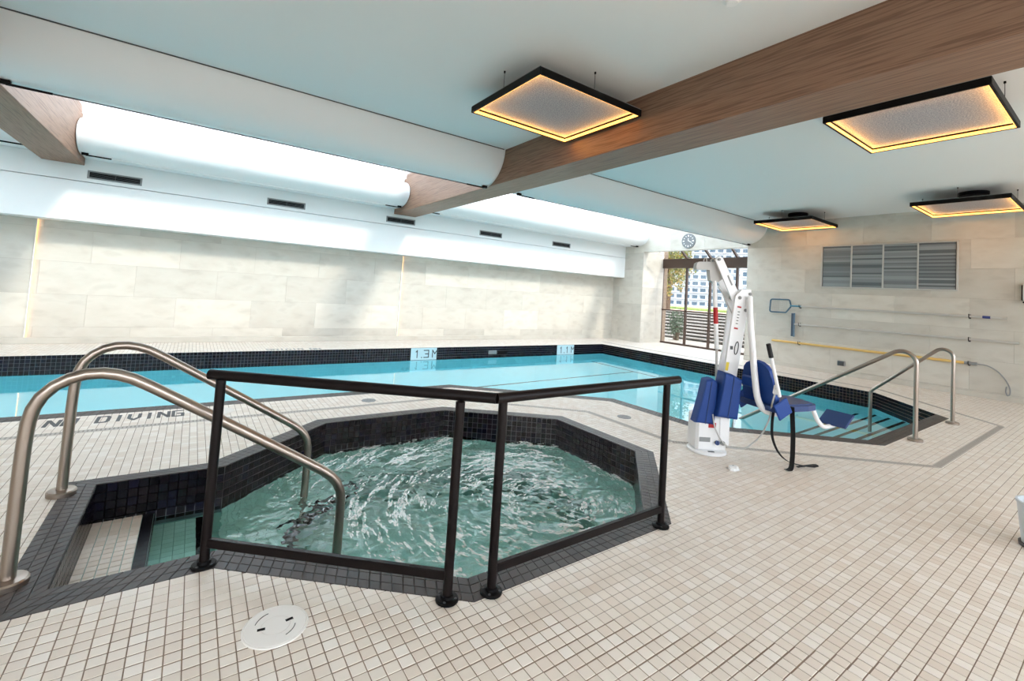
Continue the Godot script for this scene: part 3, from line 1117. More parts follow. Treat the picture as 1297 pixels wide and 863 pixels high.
func pendant(at: Vector3, label: String, with_canopy: bool) -> void:
	var t := thing("pendant_lamp", label, "lamp", at, 0, "felt pendant panels")
	var hx := 0.74; var hz := 0.65
	var fr := MB.new()
	for s in [-1.0, 1.0]:
		fr.box(Vector3(s * (hx - 0.012), 0.037, 0), Vector3(0.024, 0.074, hz * 2), 0.004)
		fr.box(Vector3(0, 0.037, s * (hz - 0.012)), Vector3((hx - 0.024) * 2, 0.074, 0.024), 0.004)
	obj("frame", fr, M.black, t)
	obj("back_plate", boxm(Vector3(0, 0.077, 0), Vector3(hx * 2 - 0.01, 0.006, hz * 2 - 0.01)), M.mid_grey, t)
	obj("felt_panel", boxm(Vector3(0, 0.067, 0), Vector3((hx - 0.03) * 2, 0.02, (hz - 0.03) * 2), 0.003), M.felt, t)
	for s in [-1.0, 1.0]:
		obj("led_strip", boxm(Vector3(s * (hx - 0.027), 0.021, 0), Vector3(0.006, 0.034, (hz - 0.026) * 2)), M.led, t)
		obj("led_strip", boxm(Vector3(0, 0.021, s * (hz - 0.027)), Vector3((hx - 0.032) * 2, 0.034, 0.006)), M.led, t)
		for ax in 2:
			var al := AreaLight3D.new()
			al.name = "light"
			al.area_size = Vector2((hz if ax == 0 else hx) * 2 - 0.08, 0.03)
			al.area_normalize_energy = false
			al.light_energy = 9.0
			al.light_color = srgb(255, 176, 84)
			al.shadow_enabled = true
			t.add_child(al, true)
			if ax == 0:
				al.transform = Transform3D(Basis(Vector3(0, 0, -s), Vector3.UP, Vector3(s, 0, 0)), Vector3(s * (hx - 0.034), 0.021, 0))
			else:
				al.transform = Transform3D(Basis(Vector3(s, 0, 0), Vector3.UP, Vector3(0, 0, s)), Vector3(0, 0.021, s * (hz - 0.034)))
	for p in [Vector3(hx - 0.02, 0, 0), Vector3(-hx + 0.02, 0, 0), Vector3(0, 0, hz - 0.02), Vector3(0, 0, -hz + 0.02)]:
		var w := MB.new()
		w.tube([p + Vector3(0, 0.074, 0), p + Vector3(0, CEIL - at.y, 0)], 0.003, 6)
		var wi := obj("wire", w, M.dark_grey, t)
		var g := MB.new()
		g.tube([p + Vector3(0, CEIL - at.y - 0.02, 0), p + Vector3(0, CEIL - at.y, 0)], 0.010, 8)
		obj("ceiling_grip", g, M.black, wi)
	if with_canopy:
		var c := MB.new()
		c.lathe([Vector2(0, 0.21), Vector2(0.20, 0.21), Vector2(0.21, 0.22), Vector2(0.21, 0.27), Vector2(0, 0.27)], 28, Vector3(-0.12, 0, 0.1))
		obj("canopy", c, M.black, t)
		var cord := MB.new()
		cord.tube([Vector3(0.05, 0.21, 0.1), Vector3(0.07, 0.13, 0.12), Vector3(0.1, 0.07, 0.15)], 0.006, 8)
		obj("cord", cord, M.black, t)

# ------------------------------------------------------------------ railings
func railings() -> void:
	# black guard rail with clear panes round the near side of the spa
	var t := thing("guard_rail", "black metal guard rail with clear panes around the near side of the hot tub", "railing")
	var posts := [Vector3(0.157, 0, -2.80), Vector3(1.115, 0, -1.958), Vector3(1.33, 0, -1.90), Vector3(2.673, 0, -1.897)]
	for p in posts:
		var mb := MB.new()
		mb.tube([p + Vector3(0, 0.004, 0), p + Vector3(0, 0.945, 0)], 0.0235, 16)
		var o := obj("post", mb, M.rail_black, t)
		var fl := MB.new()
		fl.lathe([Vector2(0.056, 0.0), Vector2(0.056, 0.008), Vector2(0.050, 0.013), Vector2(0.032, 0.015), Vector2(0.030, 0.026), Vector2(0.024, 0.028)], 20, p + Vector3(0, 0.0025, 0))
		obj("flange", fl, M.black, o)
		for k in 4:
			var a := PI / 4 + k * PI / 2
			var bt := MB.new()
			bt.lathe([Vector2(0.007, 0), Vector2(0.007, 0.004), Vector2(0, 0.006)], 8, p + Vector3(cos(a) * 0.042, 0.013, sin(a) * 0.042))
			obj("bolt", bt, M.dark_grey, o)
	var corner := Vector3(1.275, 0.965, -1.885)
	var a0 := Vector3(0.108, 0.965, -2.858); var b0 := Vector3(2.80, 0.965, -1.897)
	var r1 := MB.new()
	r1.tube([a0, corner], 0.027, 16)
	obj("top_rail", r1, M.rail_black, t)
	var r2 := MB.new()
	r2.tube([corner, b0], 0.027, 16)
	obj("top_rail", r2, M.rail_black, t)
	for s in [[posts[0], posts[1]], [posts[2], posts[3]]]:
		var mb := MB.new()
		mb.bar(s[0] + Vector3(0, 0.118, 0), s[1] + Vector3(0, 0.118, 0), 0.032, 0.044, 0.005)
		obj("bottom_rail", mb, M.rail_black, t)
		var d: Vector3 = (s[1] - s[0]).normalized()
		var pane := MB.new()
		pane.bar(s[0] + d * 0.03 + Vector3(0, 0.54, 0), s[1] - d * 0.03 + Vector3(0, 0.54, 0), 0.007, 0.80)
		obj("pane", pane, M.clear_glass, t)

	# steel grab rails into the spa
	var pa := [Vector3(-0.585, 0.0, -3.04), Vector3(-0.585, 1.06, -3.04), Vector3(0.0, 0.79 + 0.02, -3.04)]
	for k in 2:
		var z: float = [-3.04, -4.08][k]
		var path := spa_rail_path(z)
		var o := thing("grab_rail", ["curved stainless steel grab rail into the hot tub, nearest the camera", "curved stainless steel grab rail into the hot tub, on the far side of its steps"][k], "handrail", Vector3(0, 0, 0), 0, "hot tub grab rails")
		var mb := MB.new()
		mb.tube(path, 0.0285, 18)
		obj("tube", mb, M.steel, o)
		var fl := MB.new()
		fl.lathe([Vector2(0.075, 0.0), Vector2(0.075, 0.022), Vector2(0.068, 0.03), Vector2(0.03, 0.034)], 28, Vector3(-0.592, 0.0025, z))
		obj("base_cover", fl, M.steel, o)
	# steel handrails at the pool steps
	for k in 2:
		var x: float = [7.32, 9.107][k]
		var o := thing("pool_handrail", ["stainless steel handrail at the pool steps, nearer the blue lift seat", "stainless steel handrail at the pool steps, nearer the right wall"][k], "handrail", Vector3(x, 0, 0), 0, "pool step handrails")
		var path: Array
		if k == 0:
			path = bend([Vector3(0, 0, -1.67), Vector3(0, 1.20, -1.67), Vector3(0, -0.36, -3.90), Vector3(0, -1.3, -3.93)], 0.14, 10)
		else:
			path = bend([Vector3(0, 0, -1.67), Vector3(0, 1.21, -1.67), Vector3(0, 0.27, -2.64), Vector3(0, -0.75, -2.64)], 0.11, 10)
		var mb := MB.new()
		mb.tube(path, 0.0245, 16)
		obj("tube", mb, M.steel, o)
		var fl := MB.new()
		fl.lathe([Vector2(0.075, 0.0), Vector2(0.075, 0.024), Vector2(0.068, 0.032), Vector2(0.026, 0.036)], 28, Vector3(0, 0.0025, -1.67))
		obj("base_cover", fl, M.steel, o)

func spa_rail_path(z: float) -> Array:
	var top := [Vector2(-0.592, 0.0), Vector2(-0.588, 0.62), Vector2(-0.58, 0.76), Vector2(-0.556, 0.845), Vector2(-0.51, 0.905), Vector2(-0.445, 0.945), Vector2(-0.37, 0.962), Vector2(-0.30, 0.955), Vector2(-0.23, 0.932), Vector2(-0.16, 0.893), Vector2(0.27, 0.615), Vector2(0.74, 0.305), Vector2(0.81, 0.252), Vector2(0.86, 0.192), Vector2(0.886, 0.125), Vector2(0.892, 0.05), Vector2(0.89, -0.72)]
	# smooth through the key points
	var c := Curve3D.new()
	for i in top.size():
		var p: Vector2 = top[i]
		var pr: Vector2 = top[maxi(i - 1, 0)]; var nx: Vector2 = top[mini(i + 1, top.size() - 1)]
		var d := (nx - pr).normalized()
		var li := (p - pr).length() * 0.33; var lo := (nx - p).length() * 0.33
		c.add_point(Vector3(p.x, p.y, z), Vector3(-d.x, -d.y, 0) * li, Vector3(d.x, d.y, 0) * lo)
	var out := []
	var ln := c.get_baked_length()
	for k in 57: out.append(c.sample_baked(ln * k / 56.0, true))
	return out

# ------------------------------------------------------------------ pool lift
func lift() -> void:
	var t := thing("pool_lift", "white swing-arm pool lift with blue seat, padded covers and footrest", "pool lift", Vector3(4.47, 0.003, -2.66), deg_to_rad(-35.03))
	var W: Material = M.lift_white
	# base
	var b := MB.new()
	b.lathe([Vector2(0.0, 0.0), Vector2(0.19, 0.0), Vector2(0.19, 0.018), Vector2(0.175, 0.026), Vector2(0.0, 0.026)], 32, Vector3(-0.02, 0.001, 0.03))
	obj("base_plate", b, W, t)
	var bd := MB.new()
	bd.box(Vector3(-0.02, 0.20, 0.02), Vector3(0.31, 0.36, 0.24), 0.025)
	bd.box(Vector3(0.10, 0.24, 0.10), Vector3(0.12, 0.32, 0.10), 0.02)
	var bo := obj("base_housing", bd, W, t)
	obj("red_label", boxm(Vector3(-0.02, 0.285, 0.1415), Vector3(0.075, 0.05, 0.003)), M.red, bo)
	obj("data_plate", boxm(Vector3(-0.09, 0.14, 0.1415), Vector3(0.11, 0.045, 0.003)), M.mid_grey, bo)
	for q in [[0.03, 0.118, M.blue_hard], [0.085, 0.118, M.mid_grey]]:
		var kn := MB.new()
		kn.lathe([Vector2(0.022, 0), Vector2(0.022, 0.014), Vector2(0.016, 0.018), Vector2(0, 0.018)], 16, Vector3(q[0], q[1], 0.15), Basis(Vector3.RIGHT, PI / 2))
		obj("socket", kn, q[2], bo)
	obj("slot", boxm(Vector3(-0.03, 0.029, 0.16), Vector3(0.06, 0.006, 0.02)), M.dark_grey, bo)
	# padded covers
	var c1 := MB.new()
	puff(c1, [Vector2(-0.195, 0.30), Vector2(0.0, 0.285), Vector2(0.02, 0.72), Vector2(-0.03, 0.75), Vector2(-0.10, 0.735), Vector2(-0.135, 0.55)], 0.02, 0.16)
	var o1 := obj("battery_cover", c1, M.blue, t)
	var sm := MB.new()
	sm.tube([Vector3(-0.10, 0.30, 0.164), Vector3(-0.05, 0.72, 0.164)], 0.004, 6)
	obj("seam", sm, M.blue_hard, o1)
	var c2 := MB.new()
	puff(c2, [Vector2(-0.016, 0.39), Vector2(0.19, 0.37), Vector2(0.222, 0.77), Vector2(0.13, 0.815), Vector2(0.05, 0.83)], 0.06, 0.24)
	var o2 := obj("mast_cover", c2, M.blue, t)
	var s2 := MB.new()
	s2.tube([Vector3(0.085, 0.385, 0.243), Vector3(0.135, 0.80, 0.243)], 0.004, 6)
	obj("seam", s2, M.blue_hard, o2)
	# mast: two plates and a top block
	var m1 := MB.new()
	plate(m1, [Vector2(0.03, 0.3), Vector2(0.16, 0.3), Vector2(0.222, 0.80), Vector2(0.30, 1.40), Vector2(0.355, 1.40), Vector2(0.335, 1.675), Vector2(0.245, 1.675), Vector2(0.178, 1.60), Vector2(0.092, 0.80)], 0.10, 0.03)
	var mo := obj("mast_plate", m1, W, t)
	obj("warning_label", boxm(Vector3(0.205, 1.38, 0.117), Vector3(0.035, 0.19, 0.003), 0.0, Basis(Vector3.BACK, -0.12)), M.white, mo)
	for y in [1.27, 1.49]:
		obj("label_band", boxm(Vector3(0.205 + (y - 1.38) * 0.12, y, 0.118), Vector3(0.04, 0.016, 0.003), 0.0, Basis(Vector3.BACK, -0.12)), M.red, mo)
	for k in 5:
		obj("label_line", boxm(Vector3(0.198 + k * 0.004, 1.32 + k * 0.03, 0.119), Vector3(0.022, 0.008, 0.002), 0.0, Basis(Vector3.BACK, -0.12)), M.dark_grey, mo)
	obj("label_block", boxm(Vector3(0.155, 1.07, 0.117), Vector3(0.028, 0.035, 0.003)), M.dark_grey, mo)
	var ring := MB.new()
	var rp := []
	for k in 21: rp.append(Vector3(0.205 + cos(TAU * k / 20) * 0.018 + sin(TAU * k / 20) * 0.008, 1.07 + sin(TAU * k / 20) * 0.065, 0.117))
	ring.tube(rp, 0.004, 6)
	obj("oval_emblem", ring, M.black, mo)
	obj("yellow_label", boxm(Vector3(0.118, 0.88, 0.117), Vector3(0.028, 0.085, 0.003), 0.0, Basis(Vector3.BACK, -0.14)), M.yellow, mo)
	for p in [Vector2(0.325, 1.63), Vector2(0.33, 1.58), Vector2(0.22, 1.585), Vector2(0.285, 1.46)]:
		var bt := MB.new()
		bt.lathe([Vector2(0.017, 0), Vector2(0.017, 0.008), Vector2(0.008, 0.014), Vector2(0, 0.014)], 12, Vector3(p.x, p.y, 0.114), Basis(Vector3.RIGHT, PI / 2))
		obj("bolt", bt, M.mid_grey, mo)
	var m2 := MB.new()
	plate(m2, [Vector2(0.03, 0.3), Vector2(0.14, 0.3), Vector2(0.175, 0.76), Vector2(0.21, 1.06), Vector2(0.29, 1.62), Vector2(0.22, 1.68), Vector2(0.172, 1.06), Vector2(0.12, 0.76)], -0.10, 0.03)
	obj("mast_plate", m2, W, t)
	obj("cross_pin", pin(Vector3(0.22, 1.585, -0.12), Vector3(0.22, 1.585, 0.12), 0.018), M.lift_grey, t)
	obj("top_block", boxm(Vector3(0.29, 1.62, 0.0), Vector3(0.09, 0.10, 0.19), 0.008), W, t)
	# lifting arm
	var a1 := MB.new()
	plate(a1, [Vector2(-0.03, 1.965), Vector2(-0.012, 1.995), Vector2(0.02, 2.005), Vector2(0.048, 1.985), Vector2(0.247, 1.59), Vector2(0.165, 1.545)], 0.07, 0.02)
	var ao := obj("lift_arm", a1, W, t)
	obj("arm_label", boxm(Vector3(0.128, 1.76, 0.082), Vector3(0.014, 0.11, 0.003), 0.0, Basis(Vector3.BACK, 0.46)), M.mid_grey, ao)
	var a2 := MB.new()
	plate(a2, [Vector2(0.02, 1.90), Vector2(0.075, 1.90), Vector2(0.245, 1.53), Vector2(0.185, 1.50)], -0.09, 0.02)
	obj("lift_arm", a2, W, t)
	obj("pin", pin(Vector3(0.005, 1.97, -0.1), Vector3(0.005, 1.97, 0.098), 0.014), M.mid_grey, t)
	# head bracket
	var hd := MB.new()
	plate(hd, [Vector2(-0.20, 1.875), Vector2(-0.19, 1.855), Vector2(-0.06, 1.86), Vector2(-0.045, 1.75), Vector2(0.0, 1.725), Vector2(0.04, 1.74), Vector2(0.09, 1.78), Vector2(0.02, 1.95), Vector2(-0.17, 1.94), Vector2(-0.195, 1.92)], -0.02, 0.08)
	var ho := obj("head_bracket", hd, M.lift_grey, t)
	for x in [-0.11, -0.03]:
		var eye := MB.new()
		var ep := []
		for k in 13: ep.append(Vector3(x + cos(PI * k / 12) * 0.016, 1.945 + sin(PI * k / 12) * 0.04, 0.02))
		eye.tube(ep, 0.006, 8)
		obj("eyelet", eye, M.lift_grey, ho)
	# actuator
	obj("actuator", pin(Vector3(0.006, 1.75, 0.0), Vector3(0.058, 1.04, 0.0), 0.022), W, t)
	obj("actuator_rod", pin(Vector3(0.058, 1.06, 0.0), Vector3(0.07, 0.6, 0.0), 0.013), M.lift_grey, t)
	obj("red_sleeve", pin(Vector3(0.0265, 1.47, 0.0), Vector3(0.039, 1.30, 0.0), 0.0235), M.red, t)
	var cb := MB.new()
	cb.tube(smooth([Vector3(0.03, 1.70, 0.02), Vector3(0.08, 1.62, 0.03), Vector3(0.14, 1.5, 0.04), Vector3(0.2, 1.38, 0.05)], 12), 0.006, 8)
	obj("hose", cb, M.lift_grey, t)
	# seat arm
	var sa := MB.new()
	sa.tube(smooth([Vector3(0.31, 1.60, 0.135), Vector3(0.295, 1.38, 0.19), Vector3(0.295, 1.10, 0.25), Vector3(0.30, 0.85, 0.30), Vector3(0.322, 0.63, 0.325), Vector3(0.37, 0.53, 0.325), Vector3(0.47, 0.485, 0.31), Vector3(0.62, 0.47, 0.28)], 32), 0.030, 12)
	obj("seat_arm", sa, W, t)
	# seat, facing local +x, turned a little away
	var seat := Node3D.new()
	seat.name = "seat"
	t.add_child(seat)
	seat.position = Vector3(0.55, 0.0, 0.20)
	seat.rotation.y = deg_to_rad(16)
	var back := MB.new()
	var bx := Basis(Vector3.BACK, 0.16)
	# backrest shell: rounded top outline in (z, y), extruded along x
	var bo2 := PackedVector2Array()
	for q in [[-0.19, 0.0], [0.19, 0.0], [0.20, 0.12], [0.185, 0.30]]: bo2.append(Vector2(q[0], q[1]))
	for k in 9: bo2.append(Vector2(cos(PI * k / 8) * 0.17, 0.33 + sin(PI * k / 8) * 0.13))
	bo2.append(Vector2(-0.185, 0.30)); bo2.append(Vector2(-0.20, 0.12))
	back.prism(bo2, 0.045, Transform3D(bx * Basis(Vector3(0, 0, 1), Vector3(1, 0, 0), Vector3(0, 1, 0)), Vector3(-0.165, 0.52, 0)))
	var bko := obj("backrest", back, M.blue, seat)
	for s in [-1.0, 1.0]:
		var wing := MB.new()
		wing.box(Vector3(-0.13, 0.56, s * 0.235), Vector3(0.17, 0.16, 0.02), 0.008, Basis(Vector3.BACK, 0.5))
		obj("side_wing", wing, M.blue, bko)
	obj("rear_pad", boxm(Vector3(-0.25, 0.76, -0.06), Vector3(0.045, 0.11, 0.16), 0.015), M.blue, bko)
	var pan := MB.new()
	var po := PackedVector2Array()
	for q in [[-0.20, -0.21], [0.20, -0.22], [0.31, -0.20], [0.36, -0.15], [0.37, 0.0], [0.36, 0.15], [0.31, 0.20], [0.20, 0.22], [-0.20, 0.21]]: po.append(Vector2(q[0], q[1]))
	pan.prism(po, 0.05, Transform3D(Basis(Vector3.BACK, 0.03), Vector3(0, 0.525, 0)))
	var ino := inset(po, [0.03, 0.03, 0.03, 0.03, 0.03, 0.03, 0.03, 0.03, 0.03])
	pan.prism(ino, 0.014, Transform3D(Basis(Vector3.BACK, 0.03), Vector3(0, 0.573, 0)))
	obj("seat_pan", pan, M.blue_hard, seat)
	for s in [-1.0, 1.0]:
		var h := MB.new()
		var root := Vector3(-0.19, 0.68, s * 0.25)
		var tip := Vector3(-0.31, 1.06, s * 0.25) if s > 0 else Vector3(0.10, 0.74, s * 0.25)
		h.tube([root, tip], 0.016, 10)
		var ho2 := obj("armrest", h, W, seat)
		var gr := MB.new()
		gr.tube([tip - (tip - root).normalized() * 0.02, tip + (tip - root).normalized() * 0.11], 0.021, 10)
		obj("grip", gr, M.rubber, ho2)
	# footrest
	var ft := MB.new()
	ft.tube(smooth([Vector3(0.28, 0.54, 0.02), Vector3(0.42, 0.555, 0.0), Vector3(0.50, 0.51, 0.0), Vector3(0.58, 0.38, 0.0), Vector3(0.67, 0.31, 0.0), Vector3(0.80, 0.325, 0.0)], 24), 0.022, 12)
	obj("footrest_tube", ft, W, seat)
	obj("footrest_plate", boxm(Vector3(0.83, 0.39, 0.0), Vector3(0.21, 0.022, 0.27), 0.008, Basis(Vector3.UP, 0.2) * Basis(Vector3.BACK, 0.62)), M.blue_hard, seat)
	# belts
	strap(seat, [Vector3(-0.02, 0.58, 0.235), Vector3(-0.02, 0.50, 0.24), Vector3(-0.01, 0.30, 0.245), Vector3(-0.01, 0.10, 0.245), Vector3(-0.03, 0.012, 0.25), Vector3(-0.09, 0.006, 0.26)], 0.05)
	strap(seat, [Vector3(-0.15, 0.52, 0.15), Vector3(-0.14, 0.40, 0.13), Vector3(-0.12, 0.26, 0.12), Vector3(-0.06, 0.13, 0.13), Vector3(0.02, 0.05, 0.16), Vector3(0.13, 0.02, 0.2), Vector3(0.26, 0.012, 0.24), Vector3(0.29, 0.03, 0.25), Vector3(0.24, 0.035, 0.25), Vector3(0.08, 0.012, 0.22)], 0.03)
	# hand control and its cable
	var rc := MB.new()
	rc.box(Vector3(0.425, 0.735, 0.45), Vector3(0.052, 0.095, 0.025), 0.012, Basis(Vector3.BACK, -0.15))
	var ro := obj("hand_control", rc, M.lift_white, t)
	obj("button", boxm(Vector3(0.427, 0.75, 0.464), Vector3(0.024, 0.02, 0.004)), M.mid_grey, ro)
	var ca := MB.new()
	ca.tube(smooth([Vector3(0.415, 0.69, 0.45), Vector3(0.40, 0.60, 0.44), Vector3(0.43, 0.46, 0.36), Vector3(0.40, 0.24, 0.26), Vector3(0.26, 0.10, 0.22), Vector3(0.10, 0.11, 0.2), Vector3(0.0, 0.25, 0.18), Vector3(-0.03, 0.40, 0.165)], 40), 0.0075, 8)
	obj("cable", ca, M.lift_grey, t)

func pin(a: Vector3, b: Vector3, r: float) -> MB:
	var mb := MB.new()
	mb.tube([a, b], r, 14)
	return mb

func plate(mb: MB, outline: Array, z: float, th: float) -> void:
	var p := PackedVector2Array(outline)
	mb.prism(p, th, Transform3D(Basis(Vector3(1, 0, 0), Vector3(0, 0, 1), Vector3(0, 1, 0)), Vector3(0, 0, z - th / 2)))

# soft padded cover: outline in (x, y), from z0 to z1, rounded front
func puff(mb: MB, outline: Array, z0: float, z1: float) -> void:
	var p := PackedVector2Array(outline)
	var m := p.size()
	var mid := Vector2()
	for q in p: mid += q
	mid /= m
	var levels := [[z0, 1.0], [z1 - 0.04, 1.0], [z1 - 0.015, 0.97], [z1 - 0.003, 0.9], [z1, 0.75]]
	for k in levels.size() - 1:
		for i in m:
			var j := (i + 1) % m
			var a: Vector2 = mid + (p[i] - mid) * levels[k][1]; var b: Vector2 = mid + (p[j] - mid) * levels[k][1]
			var c: Vector2 = mid + (p[j] - mid) * levels[k + 1][1]; var d: Vector2 = mid + (p[i] - mid) * levels[k + 1][1]
			var A := Vector3(a.x, a.y, levels[k][0]); var B := Vector3(b.x, b.y, levels[k][0])
			var C := Vector3(c.x, c.y, levels[k + 1][0]); var D := Vector3(d.x, d.y, levels[k + 1][0])
			var nn := (B - A).cross(D - A).normalized()
			var out := Vector3(((a + b) / 2 - mid).x, ((a + b) / 2 - mid).y, 0)
			if nn.dot(out) < 0: nn = -nn
			mb.quad(A, B, C, D, nn)
	for e in [[z0, 1.0, -1.0], [z1, 0.75, 1.0]]:
		var ids := Geometry2D.triangulate_polygon(p)
		for k in range(0, ids.size(), 3):
			var q := []
			for i in 3:
				var w: Vector2 = mid + (p[ids[k + i]] - mid) * e[1]
				q.append(Vector3(w.x, w.y, e[0]))
			var nn := Vector3(0, 0, e[2])
			mb.tri(q[0], q[1], q[2], nn, nn, nn)

func smooth(pts: Array, count: int) -> Array:
	var c := Curve3D.new()
	for i in pts.size():
		var d: Vector3 = (pts[mini(i + 1, pts.size() - 1)] - pts[maxi(i - 1, 0)]) / 6.0
		c.add_point(pts[i], -d, d)
	var out := []
	var ln := c.get_baked_length()
	for k in count + 1: out.append(c.sample_baked(ln * k / count, true))
	return out

func strap(parent: Node, pts: Array, w: float) -> void:
	var s := smooth(pts, 36)
	var mb := MB.new()
	for i in s.size() - 1:
		var d: Vector3 = s[i + 1] - s[i]
		mb.bar(s[i] - d * 0.06, s[i + 1] + d * 0.06, w if absf(d.normalized().y) > 0.5 else w, 0.004, 0.0, Vector3(d.y, -d.x, 0).normalized() if absf(d.normalized().y) > 0.3 else Vector3.UP)
	obj("belt", mb, M.rubber, parent)

# ------------------------------------------------------------------ things on the right wall
func wall_things() -> void:
	var X := RW - 0.012
	# framed louvre panel
	var t := thing("louvre_panel", "framed grey louvred panel of four sections high on the right wall", "louvre panel", Vector3(X, 2.12, -3.57))
	var hw := 1.255; var hh := 1.03
	var fr := MB.new()
	fr.box(Vector3(-0.02, 0, 0), Vector3(0.045, 0.03, hw * 2), 0.004)
	fr.box(Vector3(-0.02, hh, 0), Vector3(0.045, 0.03, hw * 2), 0.004)
	for s in [-1.0, 1.0]: fr.box(Vector3(-0.02, hh / 2, s * (hw - 0.015)), Vector3(0.045, hh - 0.03, 0.03), 0.004)
	obj("frame", fr, M.alu, t)
	obj("backing", boxm(Vector3(-0.004, hh / 2, 0), Vector3(0.008, hh - 0.03, hw * 2 - 0.06)), M.dark_grey, t)
	var rng := RandomNumberGenerator.new()
	rng.seed = 5
	var shades := [mat(srgb(118, 124, 127), 0.45), mat(srgb(148, 154, 156), 0.4), mat(srgb(98, 104, 107), 0.45), mat(srgb(132, 138, 141), 0.4)]
	var sec := (hw * 2 - 0.06) / 4.0
	for k in 4:
		var z0 := -hw + 0.03 + k * sec
		if k > 0: obj("mullion", boxm(Vector3(-0.022, hh / 2, z0), Vector3(0.04, hh - 0.03, 0.028), 0.003), M.alu, t)
		var n := 26
		for i in n:
			var y := 0.02 + (i + 0.5) * (hh - 0.04) / n
			obj("slat", boxm(Vector3(-0.018, y, z0 + sec / 2), Vector3(0.012, 0.0405, sec - 0.03), 0.0, Basis(Vector3.BACK, 0.12 + rng.randf() * 0.12)), shades[rng.randi() % 4], t)
	# skimmer net
	var nt := thing("skimmer_net", "flat pool skimmer net on a long silver pole, topmost on the right wall", "pool net", Vector3(X - 0.07, 1.60, 0))
	var nf := MB.new()
	var lp := bend([Vector3(0, 0.02, -5.48), Vector3(0, 0.16, -5.52), Vector3(0, 0.155, -5.99), Vector3(0, -0.19, -6.01), Vector3(0, -0.185, -5.60), Vector3(0, -0.02, -5.48)], 0.05, 6)
	nf.tube(lp, 0.019, 10)
	obj("net_frame", nf, mat(srgb(66, 98, 118), 0.4), nt)
	var mesh_ := MB.new()
	for k in 9:
		mesh_.bar(Vector3(0, 0.14, -5.58 - k * 0.047), Vector3(0, -0.17, -5.62 - k * 0.045), 0.0015, 0.0015)
		mesh_.bar(Vector3(0, 0.12 - k * 0.035, -5.55), Vector3(0, 0.12 - k * 0.035, -5.98), 0.0015, 0.0015)
	obj("netting", mesh_, M.mid_grey, nt)
	obj("handle_socket", pin(Vector3(0, 0, -5.5), Vector3(0, 0, -5.22), 0.018), mat(srgb(60, 140, 170), 0.4), nt)
	obj("pole", pin(Vector3(0, 0.002, -5.24), Vector3(0, -0.003, -1.62), 0.024), M.alu, nt)
	obj("grip", pin(Vector3(0, -0.002, -1.95), Vector3(0, -0.003, -1.84), 0.027), mat(srgb(50, 66, 130), 0.5), nt)
	# brush
	var br := thing("pool_brush", "pool wall brush on a silver pole, second from the top on the right wall", "pool brush", Vector3(X - 0.07, 1.13, 0))
	obj("brush_back", boxm(Vector3(0, -0.02, -5.39), Vector3(0.05, 0.62, 0.03), 0.008), mat(srgb(86, 112, 132), 0.4), br)
	obj("bristles", boxm(Vector3(0, -0.02, -5.43), Vector3(0.04, 0.6, 0.05), 0.004), mat(srgb(70, 84, 98), 0.9), br)
	obj("pole", pin(Vector3(0, 0, -5.38), Vector3(0, 0.008, -1.46), 0.024), M.alu, br)
	# hook pole
	var hp := thing("rescue_hook", "yellow rescue pole with a grey curved hook, lowest on the right wall", "rescue pole", Vector3(X - 0.07, 0.65, 0))
	obj("pole", pin(Vector3(0, 0.0, -5.92), Vector3(0, 0.005, -2.15), 0.028), mat(srgb(222, 186, 110), 0.5), hp)
	obj("ferrule", pin(Vector3(0, 0.005, -2.2), Vector3(0, 0.006, -2.02), 0.031), M.mid_grey, hp)
	var hk := MB.new()
	hk.tube(smooth([Vector3(0, 0.006, -2.05), Vector3(0, -0.005, -1.88), Vector3(0, -0.09, -1.74), Vector3(0, -0.22, -1.64), Vector3(0, -0.36, -1.58), Vector3(0, -0.48, -1.57), Vector3(0, -0.53, -1.60), Vector3(0, -0.46, -1.625), Vector3(0, -0.36, -1.615)], 40), 0.011, 8)
	obj("hook", hk, M.mid_grey, hp)
	# wall hooks carrying the poles
	var names := ["skimmer net pole", "brush pole", "yellow rescue pole"]
	for r in 3:
		for k in 2:
			var y: float = [1.60, 1.134, 0.653][r]
			var hkn := thing("pole_hook", "small dark wall hook under the %s, at its %s end" % [names[r], ["left", "right"][k]], "hook", Vector3(X, y, [-5.27, -2.14][k]), 0, "pole hooks on the right wall")
			obj("plate", boxm(Vector3(-0.004, -0.01, 0), Vector3(0.008, 0.09, 0.035), 0.002), M.dark_grey, hkn)
			var mb := MB.new()
			mb.tube(smooth([Vector3(-0.004, -0.038, 0), Vector3(-0.075, -0.038, 0), Vector3(-0.105, -0.015, 0), Vector3(-0.112, 0.045, 0)], 14), 0.007, 8)
			obj("prong", mb, M.black, hkn)
	# socket box
	var ob := thing("outlet_box", "small grey weatherproof outlet box low on the right wall", "outlet", Vector3(X, 0.285, -4.33))
	obj("body", boxm(Vector3(-0.035, 0, 0), Vector3(0.07, 0.12, 0.15), 0.008), M.mid_grey, ob)
	obj("cover", boxm(Vector3(-0.074, 0, 0), Vector3(0.012, 0.10, 0.13), 0.005), M.dark_grey, ob)
	# dispenser at the right edge
	var dp := thing("wall_dispenser", "pale grey wall dispenser with a black bracket at the far right edge", "dispenser", Vector3(X, 1.93, -1.36))
	obj("bracket", boxm(Vector3(-0.05, 0.17, -0.06), Vector3(0.10, 0.30, 0.03), 0.01), M.black, dp)
	obj("body", boxm(Vector3(-0.09, 0.18, 0.06), Vector3(0.18, 0.36, 0.22), 0.03), M.white, dp)
	obj("lever", boxm(Vector3(-0.12, -0.015, -0.02), Vector3(0.10, 0.03, 0.06), 0.006), M.black, dp)
	# clock above the window
	var ck := thing("wall_clock", "round grey wall clock with white hands above the window", "clock", Vector3(RW - 0.012, 3.50, -8.62))
	var rot := Basis(Vector3.BACK, PI / 2)
	var face := MB.new()
